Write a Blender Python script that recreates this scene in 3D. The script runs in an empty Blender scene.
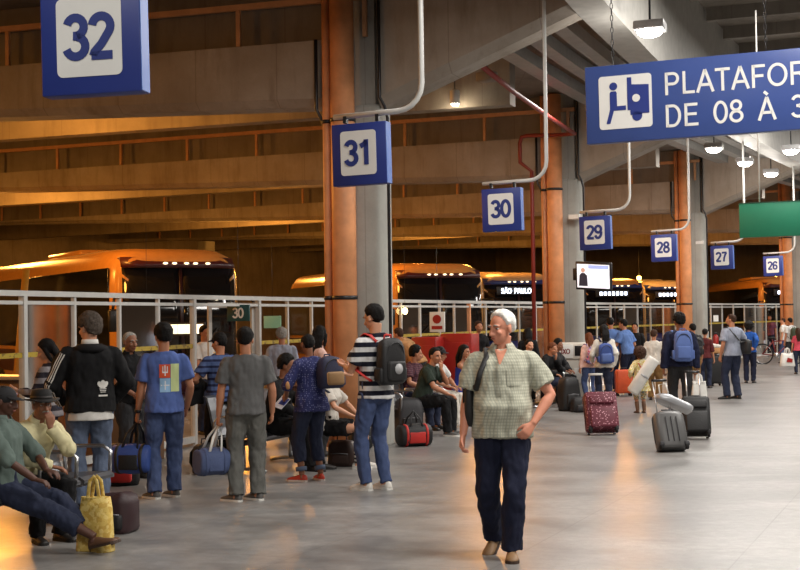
import bpy, bmesh, math, random
from mathutils import Vector, Matrix, noise
from mathutils.bvhtree import BVHTree
V = Vector
R_ = math.radians
PI = math.pi
random.seed(7)
SC = bpy.context.scene
COL = SC.collection

# ------------------------------------------------------------------ camera
FPX = 1400.0                      # focal length in pixels of the 800 wide frame
EYE = V((0, 0, 1.7))
cam_d = bpy.data.cameras.new('camera')
cam_d.sensor_width = 36.0
cam_d.lens = 36.0 * FPX / 800.0
cam_d.clip_end = 400
cam = bpy.data.objects.new('camera', cam_d)
COL.objects.link(cam)
CAM_ROT = Matrix.Rotation(R_(90) + math.atan(32.7 / FPX), 3, 'X') @ Matrix.Rotation(R_(-0.8), 3, 'Z')
cam.matrix_world = Matrix.Translation(EYE) @ CAM_ROT.to_4x4()
SC.camera = cam

# ------------------------------------------------------------------ world, exposure
w = bpy.data.worlds.new('night')
SC.world = w
w.use_nodes = True
w.node_tree.nodes['Background'].inputs[0].default_value = (1.0, 0.86, 0.72, 1)
w.node_tree.nodes['Background'].inputs[1].default_value = 0.05
SC.view_settings.view_transform = 'Standard'
SC.view_settings.look = 'None'
SC.view_settings.gamma = 1.0
SC.view_settings.exposure = 0.16
SC.view_settings.use_curve_mapping = False

# ------------------------------------------------------------------ picture <-> place
def ray(px, py):
    return (CAM_ROT @ V(((px - 400) / FPX, (285 - py) / FPX, -1))).normalized()
def ground(px, py, z=0.0):
    d = ray(px, py)
    return EYE + d * ((z - EYE.z) / d.z)
def atd(px, py, dist):
    d = ray(px, py)
    return EYE + d * (dist / d.y)
def proj(p):
    q = CAM_ROT.transposed() @ (V(p) - EYE)
    return 400 - FPX * q.x / q.z, 285 + FPX * q.y / q.z

# the row of pillars is a gentle arc; u runs along it, off to its hall side
def phi(u):
    return R_(18.5 + 0.4 * max(-30, min(u, 46)))
_P = {}
def row_point(u):
    k = round(u * 20)
    if k not in _P:
        p = V((-0.38, 18.9, 0)); s = 1 if k > 0 else -1
        for i in range(abs(k)):
            f = phi((i + .5) * s / 20)
            p = p + V((math.sin(f), math.cos(f), 0)) * (s / 20)
        _P[k] = p
    return _P[k]
def RW(u, off=0.0, z=0.0):
    f = phi(u)
    return row_point(u) + V((math.cos(f), -math.sin(f), 0)) * off + V((0, 0, z))
def rot_at(u):
    return -phi(u)
def u_for_px(px, off, lo=-9.0, hi=58.0):
    for _ in range(40):
        m = (lo + hi) / 2
        if proj(RW(m, off, 1.0))[0] < px: lo = m
        else: hi = m
    return lo

# ------------------------------------------------------------------ mesh builder
class MB:
    def __init__(self):
        self.v = []; self.f = []; self.m = []; self.s = []
    def add(self, vs, fs, mat=0, smooth=True):
        o = len(self.v)
        self.v += [tuple(p) for p in vs]
        for q in fs:
            self.f.append(tuple(i + o for i in q)); self.m.append(mat); self.s.append(smooth)
    def rings(self, rings, mat=0, smooth=True, cap=True, closed=False):
        n = len(rings[0]); vs = [p for r in rings for p in r]; fs = []
        L = len(rings)
        for i in range(L if closed else L - 1):
            j = (i + 1) % L
            for k in range(n):
                a, b = k, (k + 1) % n
                fs.append((i * n + a, i * n + b, j * n + b, j * n + a))
        if cap and not closed:
            fs.append(tuple(range(n - 1, -1, -1))); fs.append(tuple(range((L - 1) * n, L * n)))
        self.add(vs, fs, mat, smooth)
    def tube(self, pts, rad, n=10, mat=0, ref=None, cap=True, closed=False, power=2.0, smooth=True):
        pts = [V(p) for p in pts]; L = len(pts)
        if not isinstance(rad, (list, tuple)): rad = [rad] * L
        rings = []; prev = None
        for i, p in enumerate(pts):
            a = pts[(i - 1) % L] if (closed or i > 0) else p
            b = pts[(i + 1) % L] if (closed or i < L - 1) else p
            t = (b - a)
            t = t.normalized() if t.length > 1e-9 else V((0, 0, 1))
            if ref is not None: x = V(ref)
            elif prev is not None: x = prev
            else: x = V((1, 0, 0)) if abs(t.x) < .8 else V((0, 1, 0))
            x = x - t * x.dot(t)
            if x.length < 1e-6: x = t.orthogonal()
            x.normalize(); y = t.cross(x); prev = x
            r = rad[i]; rx, ry = r if isinstance(r, (tuple, list)) else (r, r)
            rg = []
            for k in range(n):
                c, s_ = math.cos(2 * PI * k / n), math.sin(2 * PI * k / n)
                if power != 2.0:
                    c = math.copysign(abs(c) ** (2 / power), c); s_ = math.copysign(abs(s_) ** (2 / power), s_)
                rg.append(p + x * (c * rx) + y * (s_ * ry))
            rings.append(rg)
        self.rings(rings, mat, smooth, cap, closed)
    def ell(self, c, r, M=None, nu=16, nv=10, mat=0):
        c = V(c); r = (r, r, r) if not isinstance(r, (tuple, list)) else r
        vs = []; fs = []
        for i in range(1, nv):
            th = PI * i / nv
            for k in range(nu):
                a = 2 * PI * k / nu
                p = V((r[0] * math.sin(th) * math.cos(a), r[1] * math.sin(th) * math.sin(a), r[2] * math.cos(th)))
                vs.append(c + (M @ p if M is not None else p))
        t = V((0, 0, r[2])); b = V((0, 0, -r[2]))
        vs += [c + (M @ t if M is not None else t), c + (M @ b if M is not None else b)]
        T = len(vs) - 2; B = len(vs) - 1
        for i in range(nv - 2):
            for k in range(nu):
                k2 = (k + 1) % nu
                fs.append((i * nu + k, (i + 1) * nu + k, (i + 1) * nu + k2, i * nu + k2))
        for k in range(nu):
            k2 = (k + 1) % nu
            fs.append((T, k, k2)); fs.append((B, (nv - 2) * nu + k2, (nv - 2) * nu + k))
        self.add(vs, fs, mat, True)
    def box(self, c, s, M=None, bevel=0.0, seg=2, mat=0):
        bm = bmesh.new()
        bmesh.ops.create_cube(bm, size=1.0)
        for q in bm.verts: q.co = V((q.co.x * s[0], q.co.y * s[1], q.co.z * s[2]))
        if bevel > 0:
            bmesh.ops.bevel(bm, geom=list(bm.edges), offset=bevel, segments=seg, affect='EDGES', profile=.5)
        bm.verts.index_update()
        vs = [V(c) + (M @ q.co if M is not None else q.co.copy()) for q in bm.verts]
        fs = [tuple(q.index for q in f.verts) for f in bm.faces]
        bm.free()
        self.add(vs, fs, mat, bevel > 0 and seg > 1)
    def bar(self, a, b, wd, dp, mat=0, up=(0, 0, 1), bevel=0):
        a, b = V(a), V(b); d = b - a; L = d.length; d.normalize()
        x = d.cross(V(up))
        if x.length < 1e-5: x = V((1, 0, 0))
        x.normalize(); z = x.cross(d)
        M = Matrix((x, d, z)).transposed()
        self.box((a + b) / 2, (wd, L, dp), M, bevel, mat=mat)
    def prism(self, poly, depth, M=None, mat=0, y0=0.0):
        """poly in x,z; extruded along +y from y0"""
        n = len(poly)
        vs = [V((x, y0, z)) for x, z in poly] + [V((x, y0 + depth, z)) for x, z in poly]
        if M is not None: vs = [M @ q for q in vs]
        fs = [tuple(range(n)), tuple(range(2 * n - 1, n - 1, -1))]
        for k in range(n):
            k2 = (k + 1) % n
            fs.append((k, k + n, k2 + n, k2))
        self.add(vs, fs, mat, False)
    def lathe(self, prof, M=None, n=20, mat=0, cap=True):
        rings = []
        for r, z in prof:
            rg = [V((r * math.cos(2 * PI * k / n), r * math.sin(2 * PI * k / n), z)) for k in range(n)]
            rings.append([M @ q for q in rg] if M is not None else rg)
        self.rings(rings, mat, True, cap)
    def mesh(self, name):
        me = bpy.data.meshes.new(name)
        me.from_pydata(self.v, [], self.f)
        me.polygons.foreach_set('material_index', self.m)
        me.polygons.foreach_set('use_smooth', self.s)
        bm = bmesh.new(); bm.from_mesh(me)
        bmesh.ops.recalc_face_normals(bm, faces=bm.faces)
        bm.to_mesh(me); bm.free()
        me.update()
        return me
    def build(self, name, mat, parent=None, loc=(0, 0, 0), rotz=0.0):
        return put(name, self.mesh(name), mat, parent, loc, rotz)

def put(name, me, mat, parent=None, loc=(0, 0, 0), rotz=0.0):
    o = bpy.data.objects.new(name, me)
    for m in (mat if isinstance(mat, (list, tuple)) else [mat]): me.materials.append(m)
    COL.objects.link(o)
    o.location = loc; o.rotation_euler = (0, 0, rotz)
    if parent is not None: o.parent = parent
    return o
def tag(o, label=None, cat=None, group=None, kind=None):
    if label: o['label'] = label
    if cat: o['category'] = cat
    if group: o['group'] = group
    if kind: o['kind'] = kind
    return o
def thing(name, label, cat, loc=(0, 0, 0), rotz=0.0, group=None, rot=None):
    o = bpy.data.objects.new(name, None); COL.objects.link(o)
    o.empty_display_size = .1
    o.location = loc; o.rotation_euler = rot if rot else (0, 0, rotz)
    return tag(o, label, cat, group)
def struct(name, mb, mat, loc=(0, 0, 0), rotz=0.0, parent=None):
    o = mb.build(name, mat, parent, loc, rotz)
    if parent is None: o['kind'] = 'structure'
    return o
def part(name, mat, parent, fn):
    mb = MB(); fn(mb)
    return mb.build(name, mat, parent)

def voxel_mesh(mb, name, vox, it=2, fac=.5):
    me0 = mb.mesh('tmp')
    ob = bpy.data.objects.new('tmp', me0); COL.objects.link(ob)
    m = ob.modifiers.new('r', 'REMESH'); m.mode = 'VOXEL'; m.voxel_size = vox; m.use_smooth_shade = True
    if it:
        s = ob.modifiers.new('s', 'SMOOTH'); s.iterations = it; s.factor = fac
    dg = bpy.context.evaluated_depsgraph_get(); dg.update()
    me = bpy.data.meshes.new_from_object(ob.evaluated_get(dg), depsgraph=dg)
    me.name = name
    bpy.data.objects.remove(ob); bpy.data.meshes.remove(me0)
    me.materials.clear()
    me.polygons.foreach_set('use_smooth', [True] * len(me.polygons))
    return me
def wrinkle(me, amp, freq=9.0, seed=0.0, zs=.55):
    o = V((seed * 3.1, seed * 1.7, seed))
    ns = [q.normal.copy() for q in me.vertices]
    for q, n in zip(me.vertices, ns):
        p = V((q.co.x, q.co.y, q.co.z * zs)) * freq + o
        q.co += n * amp * (noise.noise(p) + .5 * noise.noise(p * 2.3))
    me.update()

# ------------------------------------------------------------------ materials
_M = {}
def _lin(c):
    return tuple(((x / 255) / 12.92 if x / 255 <= .04045 else ((x / 255 + .055) / 1.055) ** 2.4) for x in c)
def srgb(r, g, b): return _lin((r, g, b))
class NT:
    def __init__(self, m):
        self.t = m.node_tree; self.b = self.t.nodes['Principled BSDF']
    def n(self, typ, **kw):
        q = self.t.nodes.new(typ)
        for k, x in kw.items(): setattr(q, k, x)
        return q
    def l(self, a, b): self.t.links.new(a, b)
    def val(self, sock, x):
        if hasattr(x, 'is_output'): self.l(x, sock)
        else: sock.default_value = x
    def math(self, op, a, b=0.0, c=None):
        q = self.n('ShaderNodeMath', operation=op)
        self.val(q.inputs[0], a); self.val(q.inputs[1], b)
        if c is not None: self.val(q.inputs[2], c)
        return q.outputs[0]
    def mix(self, f, a, b, blend='MIX'):
        q = self.n('ShaderNodeMix', data_type='RGBA', blend_type=blend)
        self.val(q.inputs[0], f)
        self.val(q.inputs[6], (*a, 1) if isinstance(a, tuple) else a)
        self.val(q.inputs[7], (*b, 1) if isinstance(b, tuple) else b)
        return q.outputs[2]
    def coord(self, which='Object', scale=(1, 1, 1), rot=(0, 0, 0)):
        tc = self.n('ShaderNodeTexCoord'); mp = self.n('ShaderNodeMapping')
        mp.inputs['Scale'].default_value = scale; mp.inputs['Rotation'].default_value = rot
        self.l(tc.outputs[which], mp.inputs[0]); return mp.outputs[0]
    def noise(self, co, scale, detail=3, rough=.55):
        q = self.n('ShaderNodeTexNoise'); q.inputs['Scale'].default_value = scale
        q.inputs['Detail'].default_value = detail; q.inputs['Roughness'].default_value = rough
        self.l(co, q.inputs['Vector']); return q.outputs[0]
    def ramp(self, f, a, b):
        q = self.n('ShaderNodeMapRange'); q.inputs[1].default_value = a; q.inputs[2].default_value = b
        self.l(f, q.inputs[0]); return q.outputs[0]
    def bump(self, h, strength, dist=.01):
        q = self.n('ShaderNodeBump'); q.inputs['Strength'].default_value = strength
        q.inputs['Distance'].default_value = dist
        self.l(h, q.inputs['Height']); self.l(q.outputs[0], self.b.inputs['Normal'])
def mat(name, color, rough=.6, metal=0.0, var=.12, vs=6.0, bump=0.0, bs=60.0, spec=.5, pattern=None, emit=None, es=1.0, coat=0.0, which='Object'):
    if name in _M: return _M[name]
    m = bpy.data.materials.new(name); m.use_nodes = True; _M[name] = m
    t = NT(m); b = t.b
    co = t.coord(which)
    col = color
    if pattern: col = pattern(t, co, color)
    f = t.ramp(t.noise(co, vs), .3, .7)
    dark = t.mix(1.0, col, (1 - var,) * 3, 'MULTIPLY')
    lite = t.mix(1.0, col, (1 + var * .6,) * 3, 'MULTIPLY')
    t.l(t.mix(f, dark, lite), b.inputs['Base Color'])
    b.inputs['Roughness'].default_value = rough; b.inputs['Metallic'].default_value = metal
    b.inputs['Specular IOR Level'].default_value = spec
    if coat: b.inputs['Coat Weight'].default_value = coat; b.inputs['Coat Roughness'].default_value = .08
    if bump: t.bump(t.noise(co, bs, 2), bump)
    if emit:
        b.inputs['Emission Color'].default_value = (*emit, 1); b.inputs['Emission Strength'].default_value = es
    return m
def p_stripes(c2, period, duty=.5, axis=2, off=0.0):
    def f(t, co, c):
        s = t.n('ShaderNodeSeparateXYZ'); t.l(co, s.inputs[0])
        x = t.math('FRACT', t.math('ADD', t.math('DIVIDE', s.outputs[axis], period), 50 + off))
        return t.mix(t.math('LESS_THAN', x, duty), c, c2)
    return f
def p_dots(c2, scale, r=.3, rnd=.35):
    def f(t, co, c):
        q = t.n('ShaderNodeTexVoronoi'); q.inputs['Scale'].default_value = scale; q.inputs['Randomness'].default_value = rnd
        t.l(co, q.inputs['Vector'])
        return t.mix(t.math('LESS_THAN', q.outputs['Distance'], r), c, c2)
    return f
def p_blotch(cols, scale):
    def f(t, co, c):
        q = t.n('ShaderNodeTexVoronoi'); q.inputs['Scale'].default_value = scale
        t.l(co, q.inputs['Vector'])
        s = t.n('ShaderNodeSeparateColor'); t.l(q.outputs['Color'], s.inputs[0])
        out = c
        for i, k in enumerate(cols):
            out = t.mix(t.math('LESS_THAN', s.outputs[0], (len(cols) - i) / (len(cols) + 1.0)), out, k)
        return out
    return f
def p_check(c2, c3, period):
    def f(t, co, c):
        s = t.n('ShaderNodeSeparateXYZ'); t.l(co, s.inputs[0])
        z = t.math('FRACT', t.math('ADD', t.math('DIVIDE', s.outputs[2], period), 50.0))
        x = t.math('FRACT', t.math('ADD', t.math('DIVIDE', t.math('ADD', s.outputs[0], s.outputs[1]), period), 50.0))
        o = t.mix(t.math('LESS_THAN', z, .4), c, c2)
        return t.mix(t.math('MULTIPLY', t.math('LESS_THAN', x, .35), .7), o, c3)
    return f
def cloth(name, rgb, pattern=None, rough=.85, var=.14):
    return mat(name, srgb(*rgb), rough, 0, var, 9, .25, 160, .25, pattern)
def skin(name, rgb):
    return mat('skin_' + name, srgb(*rgb), .55, 0, .08, 14, .08, 120, .4)
def plain(name, rgb, rough=.5, metal=0.0, **k):
    return mat(name, srgb(*rgb), rough, metal, **k)
def glow(name, rgb, s):
    return mat(name, srgb(*rgb), .5, 0, .0, emit=srgb(*rgb), es=s)
def concrete(name, c1, c2, stain):
    if name in _M: return _M[name]
    m = bpy.data.materials.new(name); m.use_nodes = True; _M[name] = m
    t = NT(m); co = t.coord('Object')
    a = t.ramp(t.noise(co, .9, 5, .6), .35, .65)
    col = t.mix(a, c1, c2)
    st = t.n('ShaderNodeMapping'); st.inputs['Scale'].default_value = (2.2, 2.2, .35)
    t.l(co, st.inputs[0])
    b = t.math('MULTIPLY', t.ramp(t.noise(st.outputs[0], 1.6, 6, .65), .5, .75), .55)
    col = t.mix(b, col, stain)
    g = t.math('MULTIPLY', t.ramp(t.noise(co, 22, 4), .35, .75), .25)
    col = t.mix(g, col, c1)
    # shutter-board joints
    s = t.n('ShaderNodeSeparateXYZ'); t.l(co, s.inputs[0])
    j = t.math('LESS_THAN', t.math('FRACT', t.math('ADD', t.math('DIVIDE', s.outputs[0], 1.22), 50.0)), .012)
    col = t.mix(t.math('MULTIPLY', j, .35), col, stain)
    t.l(col, t.b.inputs['Base Color']); t.b.inputs['Roughness'].default_value = .85
    t.bump(t.noise(co, 35, 4), .25)
    return m
def glass_mat(name, tint, refl=.08):
    if name in _M: return _M[name]
    m = bpy.data.materials.new(name); m.use_nodes = True; _M[name] = m
    nt = m.node_tree; nt.nodes.remove(nt.nodes['Principled BSDF'])
    out = [q for q in nt.nodes if q.type == 'OUTPUT_MATERIAL'][0]
    tr = nt.nodes.new('ShaderNodeBsdfTransparent'); tr.inputs[0].default_value = (*tint, 1)
    gl = nt.nodes.new('ShaderNodeBsdfGlossy'); gl.inputs['Roughness'].default_value = .06
    fr = nt.nodes.new('ShaderNodeFresnel'); fr.inputs[0].default_value = 1.22
    mx = nt.nodes.new('ShaderNodeMixShader')
    nt.links.new(fr.outputs[0], mx.inputs[0]); nt.links.new(tr.outputs[0], mx.inputs[1]); nt.links.new(gl.outputs[0], mx.inputs[2])
    nt.links.new(mx.outputs[0], out.inputs[0])
    return m
def floor_mat():
    m = bpy.data.materials.new('granite_floor'); m.use_nodes = True
    t = NT(m); co = t.coord('Object', rot=(0, 0, R_(22)))
    a = t.ramp(t.noise(co, 1.1, 5, .65), .3, .7)
    col = t.mix(a, srgb(104, 103, 102), srgb(158, 157, 155))
    sp = t.math('MULTIPLY', t.ramp(t.noise(co, 90, 2), .45, .6), .3)
    col = t.mix(sp, col, srgb(105, 100, 98))
    br = t.n('ShaderNodeTexBrick'); br.inputs['Scale'].default_value = 1.0
    br.inputs['Mortar Size'].default_value = .006; br.inputs['Brick Width'].default_value = 1.5; br.inputs['Row Height'].default_value = 1.5
    br.offset = 0.0
    t.l(co, br.inputs['Vector'])
    col = t.mix(t.math('MULTIPLY', br.outputs['Fac'], .45), col, srgb(80, 77, 75))
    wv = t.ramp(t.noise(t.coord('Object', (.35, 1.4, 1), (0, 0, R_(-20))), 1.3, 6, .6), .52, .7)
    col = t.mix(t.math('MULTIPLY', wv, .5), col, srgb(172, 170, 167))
    mt = t.ramp(t.noise(co, 9, 6, .75), .38, .62)
    col = t.mix(t.math('MULTIPLY', mt, .38), col, srgb(84, 82, 80))
    t.l(col, t.b.inputs['Base Color'])
    r = t.n('ShaderNodeMapRange'); r.inputs[3].default_value = .24; r.inputs[4].default_value = .44
    t.l(t.noise(co, 2.2, 4), r.inputs[0]); t.l(r.outputs[0], t.b.inputs['Roughness'])
    t.b.inputs['Specular IOR Level'].default_value = .55
    return m
CONC = concrete('beam_concrete', srgb(138, 128, 116), srgb(160, 152, 142), srgb(92, 76, 60))
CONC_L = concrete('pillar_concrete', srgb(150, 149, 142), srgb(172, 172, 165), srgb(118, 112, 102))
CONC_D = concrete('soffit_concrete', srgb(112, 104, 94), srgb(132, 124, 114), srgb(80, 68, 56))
ORANGE_PIPE = plain('orange_pipe_paint', (214, 146, 98), .55, var=.25, vs=3)
RAIL_PAINT = plain('rail_paint', (186, 136, 96), .55, var=.15)
RED_PAINT = plain('red_paint', (150, 30, 24), .4)
WHITE_METAL = plain('white_enamel', (196, 196, 192), .4, var=.08)
STEEL = plain('brushed_steel', (190, 192, 196), .28, 1.0, var=.08)
DARK_STEEL = plain('dark_steel', (52, 52, 54), .4, .6)
SIGN_BLUE = plain('sign_blue', (36, 52, 124), .42, var=.04)
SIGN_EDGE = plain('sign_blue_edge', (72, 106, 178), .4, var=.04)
SIGN_WHITE = plain('sign_white', (218, 218, 214), .5, var=.04)
SIGN_INK = plain('sign_ink', (36, 52, 120), .5, var=.04)
RUBBER = plain('black_rubber', (22, 22, 23), .7)
BLACK_PLASTIC = plain('black_plastic', (26, 26, 28), .35)
LAMP_GLOW = glow('lamp_glow', (255, 246, 230), 30.0)

# ------------------------------------------------------------------ light
def point(name, p, energy, col, r=.25):
    d = bpy.data.lights.new(name, 'POINT'); d.energy = energy; d.color = col; d.shadow_soft_size = r
    o = bpy.data.objects.new(name, d); COL.objects.link(o); o.location = p; return o
def area(name, p, energy, col, sx, sy, rot=(0, 0, 0)):
    d = bpy.data.lights.new(name, 'AREA'); d.shape = 'RECTANGLE'; d.size = sx; d.size_y = sy; d.energy = energy; d.color = col
    o = bpy.data.objects.new(name, d); COL.objects.link(o); o.location = p; o.rotation_euler = rot; return o
COOL = (1.0, .95, .89)
SODIUM = (1.0, .40, .065)
for u in (-20, -9, 2, 13, 24, 35, 47):
    area('hall_light', RW(u, 7.5, 6.6), 720 if u > -12 else 620, COOL, 5.0, 2.2, (0, 0, rot_at(u)))
    area('edge_light', RW(u + 5, 2.0, 5.7), 230 if u > 0 else 120, COOL, 2.4, .8, (0, 0, rot_at(u)))
for u in (-8.4, 3, 14.2, 25.5, 36.8):
    point('sodium_light', RW(u, -7.8, 4.9), 680 if u > 0 else 380, SODIUM, .6)
    point('sodium_light', RW(u, -18.0, 4.9), 1200, SODIUM, .6)

# ------------------------------------------------------------------ setting: floor, road, roof frame
FLOOR = floor_mat()
mb = MB()
us = [-24 + 3 * i for i in range(32)]
def strip(mb, off0, off1, z0, z1, us=us):
    rings = [[RW(u, off0, z0), RW(u, off1, z0), RW(u, off1, z1), RW(u, off0, z1)] for u in us]
    mb.rings(rings, smooth=False)
strip(mb, -7.0, 26, -.5, 0)
struct('floor', mb, FLOOR)
mb = MB(); strip(mb, -36, -7.0, -.9, -.36)
struct('road', mb, plain('asphalt', (62, 58, 54), .8, bump=.4))
mb = MB(); strip(mb, -33.4, -33, -.36, 8.0)
struct('wall_bus_side', mb, CONC_D)
mb = MB(); strip(mb, 25.6, 26, 0, 8.0)
struct('wall_hall_side', mb, plain('hall_wall_paint', (150, 144, 134), .8))
mb = MB(); strip(mb, -36, 3.3, 6.35, 6.6)
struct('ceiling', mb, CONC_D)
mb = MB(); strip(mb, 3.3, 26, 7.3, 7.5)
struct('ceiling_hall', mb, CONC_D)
mb = MB()
rings = [[RW(66, -36, -.4), RW(66, 26, -.4), RW(66, 26, 7.5), RW(66, -36, 7.5)], [RW(66.4, -36, -.4), RW(66.4, 26, -.4), RW(66.4, 26, 7.5), RW(66.4, -36, 7.5)]]
mb.rings(rings, smooth=False)
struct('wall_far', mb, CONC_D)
# ribs across the hall ceiling
mb = MB()
for i in range(40):
    u = -20 + i * 1.9
    mb.bar(RW(u, 3.4, 7.2), RW(u, 25.8, 7.2), .16, .28)
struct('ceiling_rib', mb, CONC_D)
# long edge beam that joins the bracket tips
mb = MB()
rings = [[RW(u, 2.9, 5.55), RW(u, 3.35, 5.55), RW(u, 3.35, 7.4), RW(u, 2.9, 6.4)] for u in us]
mb.rings(rings, smooth=False)
struct('edge_beam', mb, plain('pale_beam', (168, 166, 160), .6))
# ducts and cable trays under the low roof
for off, z, wd in ((.95, 5.95, .3), (1.55, 6.0, .25), (2.1, 6.02, .25)):
    mb = MB()
    for u0, u1 in ((-10.6, -.7), (.7, 10.6), (12, 21.9), (23.3, 33.2), (34.6, 44.5)):
        mb.tube([RW(u0 + (u1 - u0) * k / 6, off, z) for k in range(7)], (wd / 2, .12), n=4, ref=(0, 0, 1), smooth=False) if False else \
        mb.rings([[RW(x, off - wd / 2, z - .1), RW(x, off + wd / 2, z - .1), RW(x, off + wd / 2, z + .1), RW(x, off - wd / 2, z + .1)] for x in [u0 + (u1 - u0) * k / 6 for k in range(7)]], smooth=False)
    o = struct('ceiling_beam', mb, plain('duct_grey', (132, 130, 126), .5))
FRAMES = [-11.3, 0.0, 11.3, 22.6, 33.9, 45.2]
for u in FRAMES:
    p, rz = RW(u), rot_at(u)
    # pillar with rounded corners
    mb = MB()
    mb.tube([(.025, 0, 0), (.025, 0, .02), (.025, 0, 4.5), (.025, 0, 4.55)], [(.22, .25)] * 4, n=28, power=4.5, ref=(1, 0, 0))
    mb.tube([(0, 0, 4.5), (0, 0, 6.35)], [(.23, .26)] * 2, n=4, power=40, ref=(1, 1, 0), smooth=False)
    struct('pillar', mb, CONC_L, p, rz)
    # beam over the bus bays: shallower away from the pillar
    mb = MB()
    rings = []
    for t in (-.55, -4, -10, -20, -33):
        zb = 4.55 - .03 * t
        rings.append([(t, -.34, zb + .1), (t, -.22, zb), (t, .22, zb), (t, .34, zb + .1), (t, .34, 5.45), (t, -.34, 5.45)])
    mb.rings(rings, smooth=False)
    struct('beam', mb, CONC, p, rz)
    # set-back upper beam behind the rail
    mb = MB(); mb.box((-16.4, .12, 5.9), (33.4, .3, .9))
    struct('beam_upper', mb, CONC_D, p, rz)
    # bracket that rises to the hall side
    mb = MB()
    rings = []
    for t, zb in ((.24, 4.5), (.35, 4.55), (2.95, 5.58), (3.05, 5.65)):
        rings.append([(t, -.34, zb + .12), (t, -.2, zb), (t, .2, zb), (t, .34, zb + .12), (t, .34, 6.35), (t, -.34, 6.35)])
    mb.rings(rings, smooth=False)
    struct('beam_bracket', mb, CONC, p, rz)
    # orange rail and its hangers
    t_ = thing('ceiling_rail', 'orange rail with short hangers along the upper face of a roof beam', 'rail', RW(u, -.4, 5.4), rz, 'rails on the roof beams')
    part('rail', RAIL_PAINT, t_, lambda q: q.box((-15.5, -.28, .60), (32.2, .07, .08)))
    for k in range(17):
        if k * 1.85 > 30: break
        part('hanger', RAIL_PAINT, t_, lambda q: q.box((.45 - k * 1.85, -.28, .32), (.06, .05, .52)))
    # second column row beyond the buses
    mb = MB(); mb.tube([(-27, 0, -.36), (-27, 0, 5.3)], [(.3, .35)] * 2, n=24, power=4.5, ref=(1, 0, 0))
    struct('pillar_far', mb, CONC_L, p, rz)
# ribs between the frames
for u in (-5.6, 5.65, 16.95, 28.2, 39.5):
    mb = MB()
    mb.box((-16.3, 0, 5.85), (33.6, .34, 1.05)); struct('beam_rib', mb, CONC_D, RW(u), rot_at(u))
for u in (-8.5, -2.8, 2.8, 8.5, 14.1, 19.8, 25.4, 31):
    mb = MB()
    mb.box((-17.5, 0, 6.1), (30, .26, .5)); struct('beam_rib', mb, CONC_D, RW(u), rot_at(u))
# pipes beside the pillars
for i, u in enumerate(FRAMES[1:]):
    wh = ('nearest pillar, under number 31', 'second pillar, by the hanging screen', 'third pillar, near number 27', 'fourth pillar at the frame edge', 'last pillar down the hall')[i]
    for nm, x, y, r, zt in (('thick', -.20, -.50, .16, 6.3), ('thin', -.45, -.43, .06, 6.3)):
        t_ = thing('drain_pipe', '%s orange drain pipe beside the %s' % (nm, wh), 'pipe', RW(u), rot_at(u))
        t_.location = RW(u) + Matrix.Rotation(rot_at(u), 3, 'Z') @ V((x, y, 0))
        part('pipe', ORANGE_PIPE, t_, lambda q: q.tube([(0, 0, 0), (0, 0, zt)], r, 16))
        for z in (1.95, 4.3):
            part('clamp', DARK_STEEL, t_, lambda q: q.tube([(0, 0, z), (0, 0, z + .05)], r + .012, 16))
def conduit(label, u, pts, r, m, name='conduit'):
    mb = MB(); mb.tube(pts, r, 10)
    return tag(mb.build(name, m, None, RW(u), rot_at(u)), label, 'pipe')
for i, u in enumerate(FRAMES[1:4]):
    wh = ('nearest pillar', 'pillar with the screen', 'pillar by number 27')[i]
    conduit('grey conduit running down the left of the beam at the ' + wh, u, [(-.62, -.38, 5.45), (-.62, -.38, 4.5), (-.55, -.34, 4.35), (-.47, -.36, 4.1), (-.47, -.36, 2.9)], .025, DARK_STEEL)
    conduit('grey conduit on the hall side of the ' + wh, u, [(.28, -.38, 6.2), (.28, -.38, 4.62), (.34, -.36, 4.5), (.36, -.3, 4.35), (.36, -.3, 1.2)], .022, DARK_STEEL)
# red fire main: along the roof, then down beside the second pillar
a = Matrix.Rotation(rot_at(11.3), 3, 'Z').inverted()
pts = [a @ (RW(x, 1.25 - .07 * x, 5.3) - RW(11.3)) for x in (.8, 4, 7, 9.6)] + [V((.1, -.9, 5.4)), V((-.7, -.75, 5.45)), V((-.82, -.75, 5.43)), V((-.86, -.75, 5.3)), V((-.86, -.75, 4.9)), V((-.62, -.72, 4.7)), V((-.62, -.72, .2))]
conduit('red fire pipe bending under the roof and down beside the second pillar', 11.3, pts, .042, plain('fire_pipe_paint', (124, 38, 30), .5), 'fire_pipe')

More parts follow.
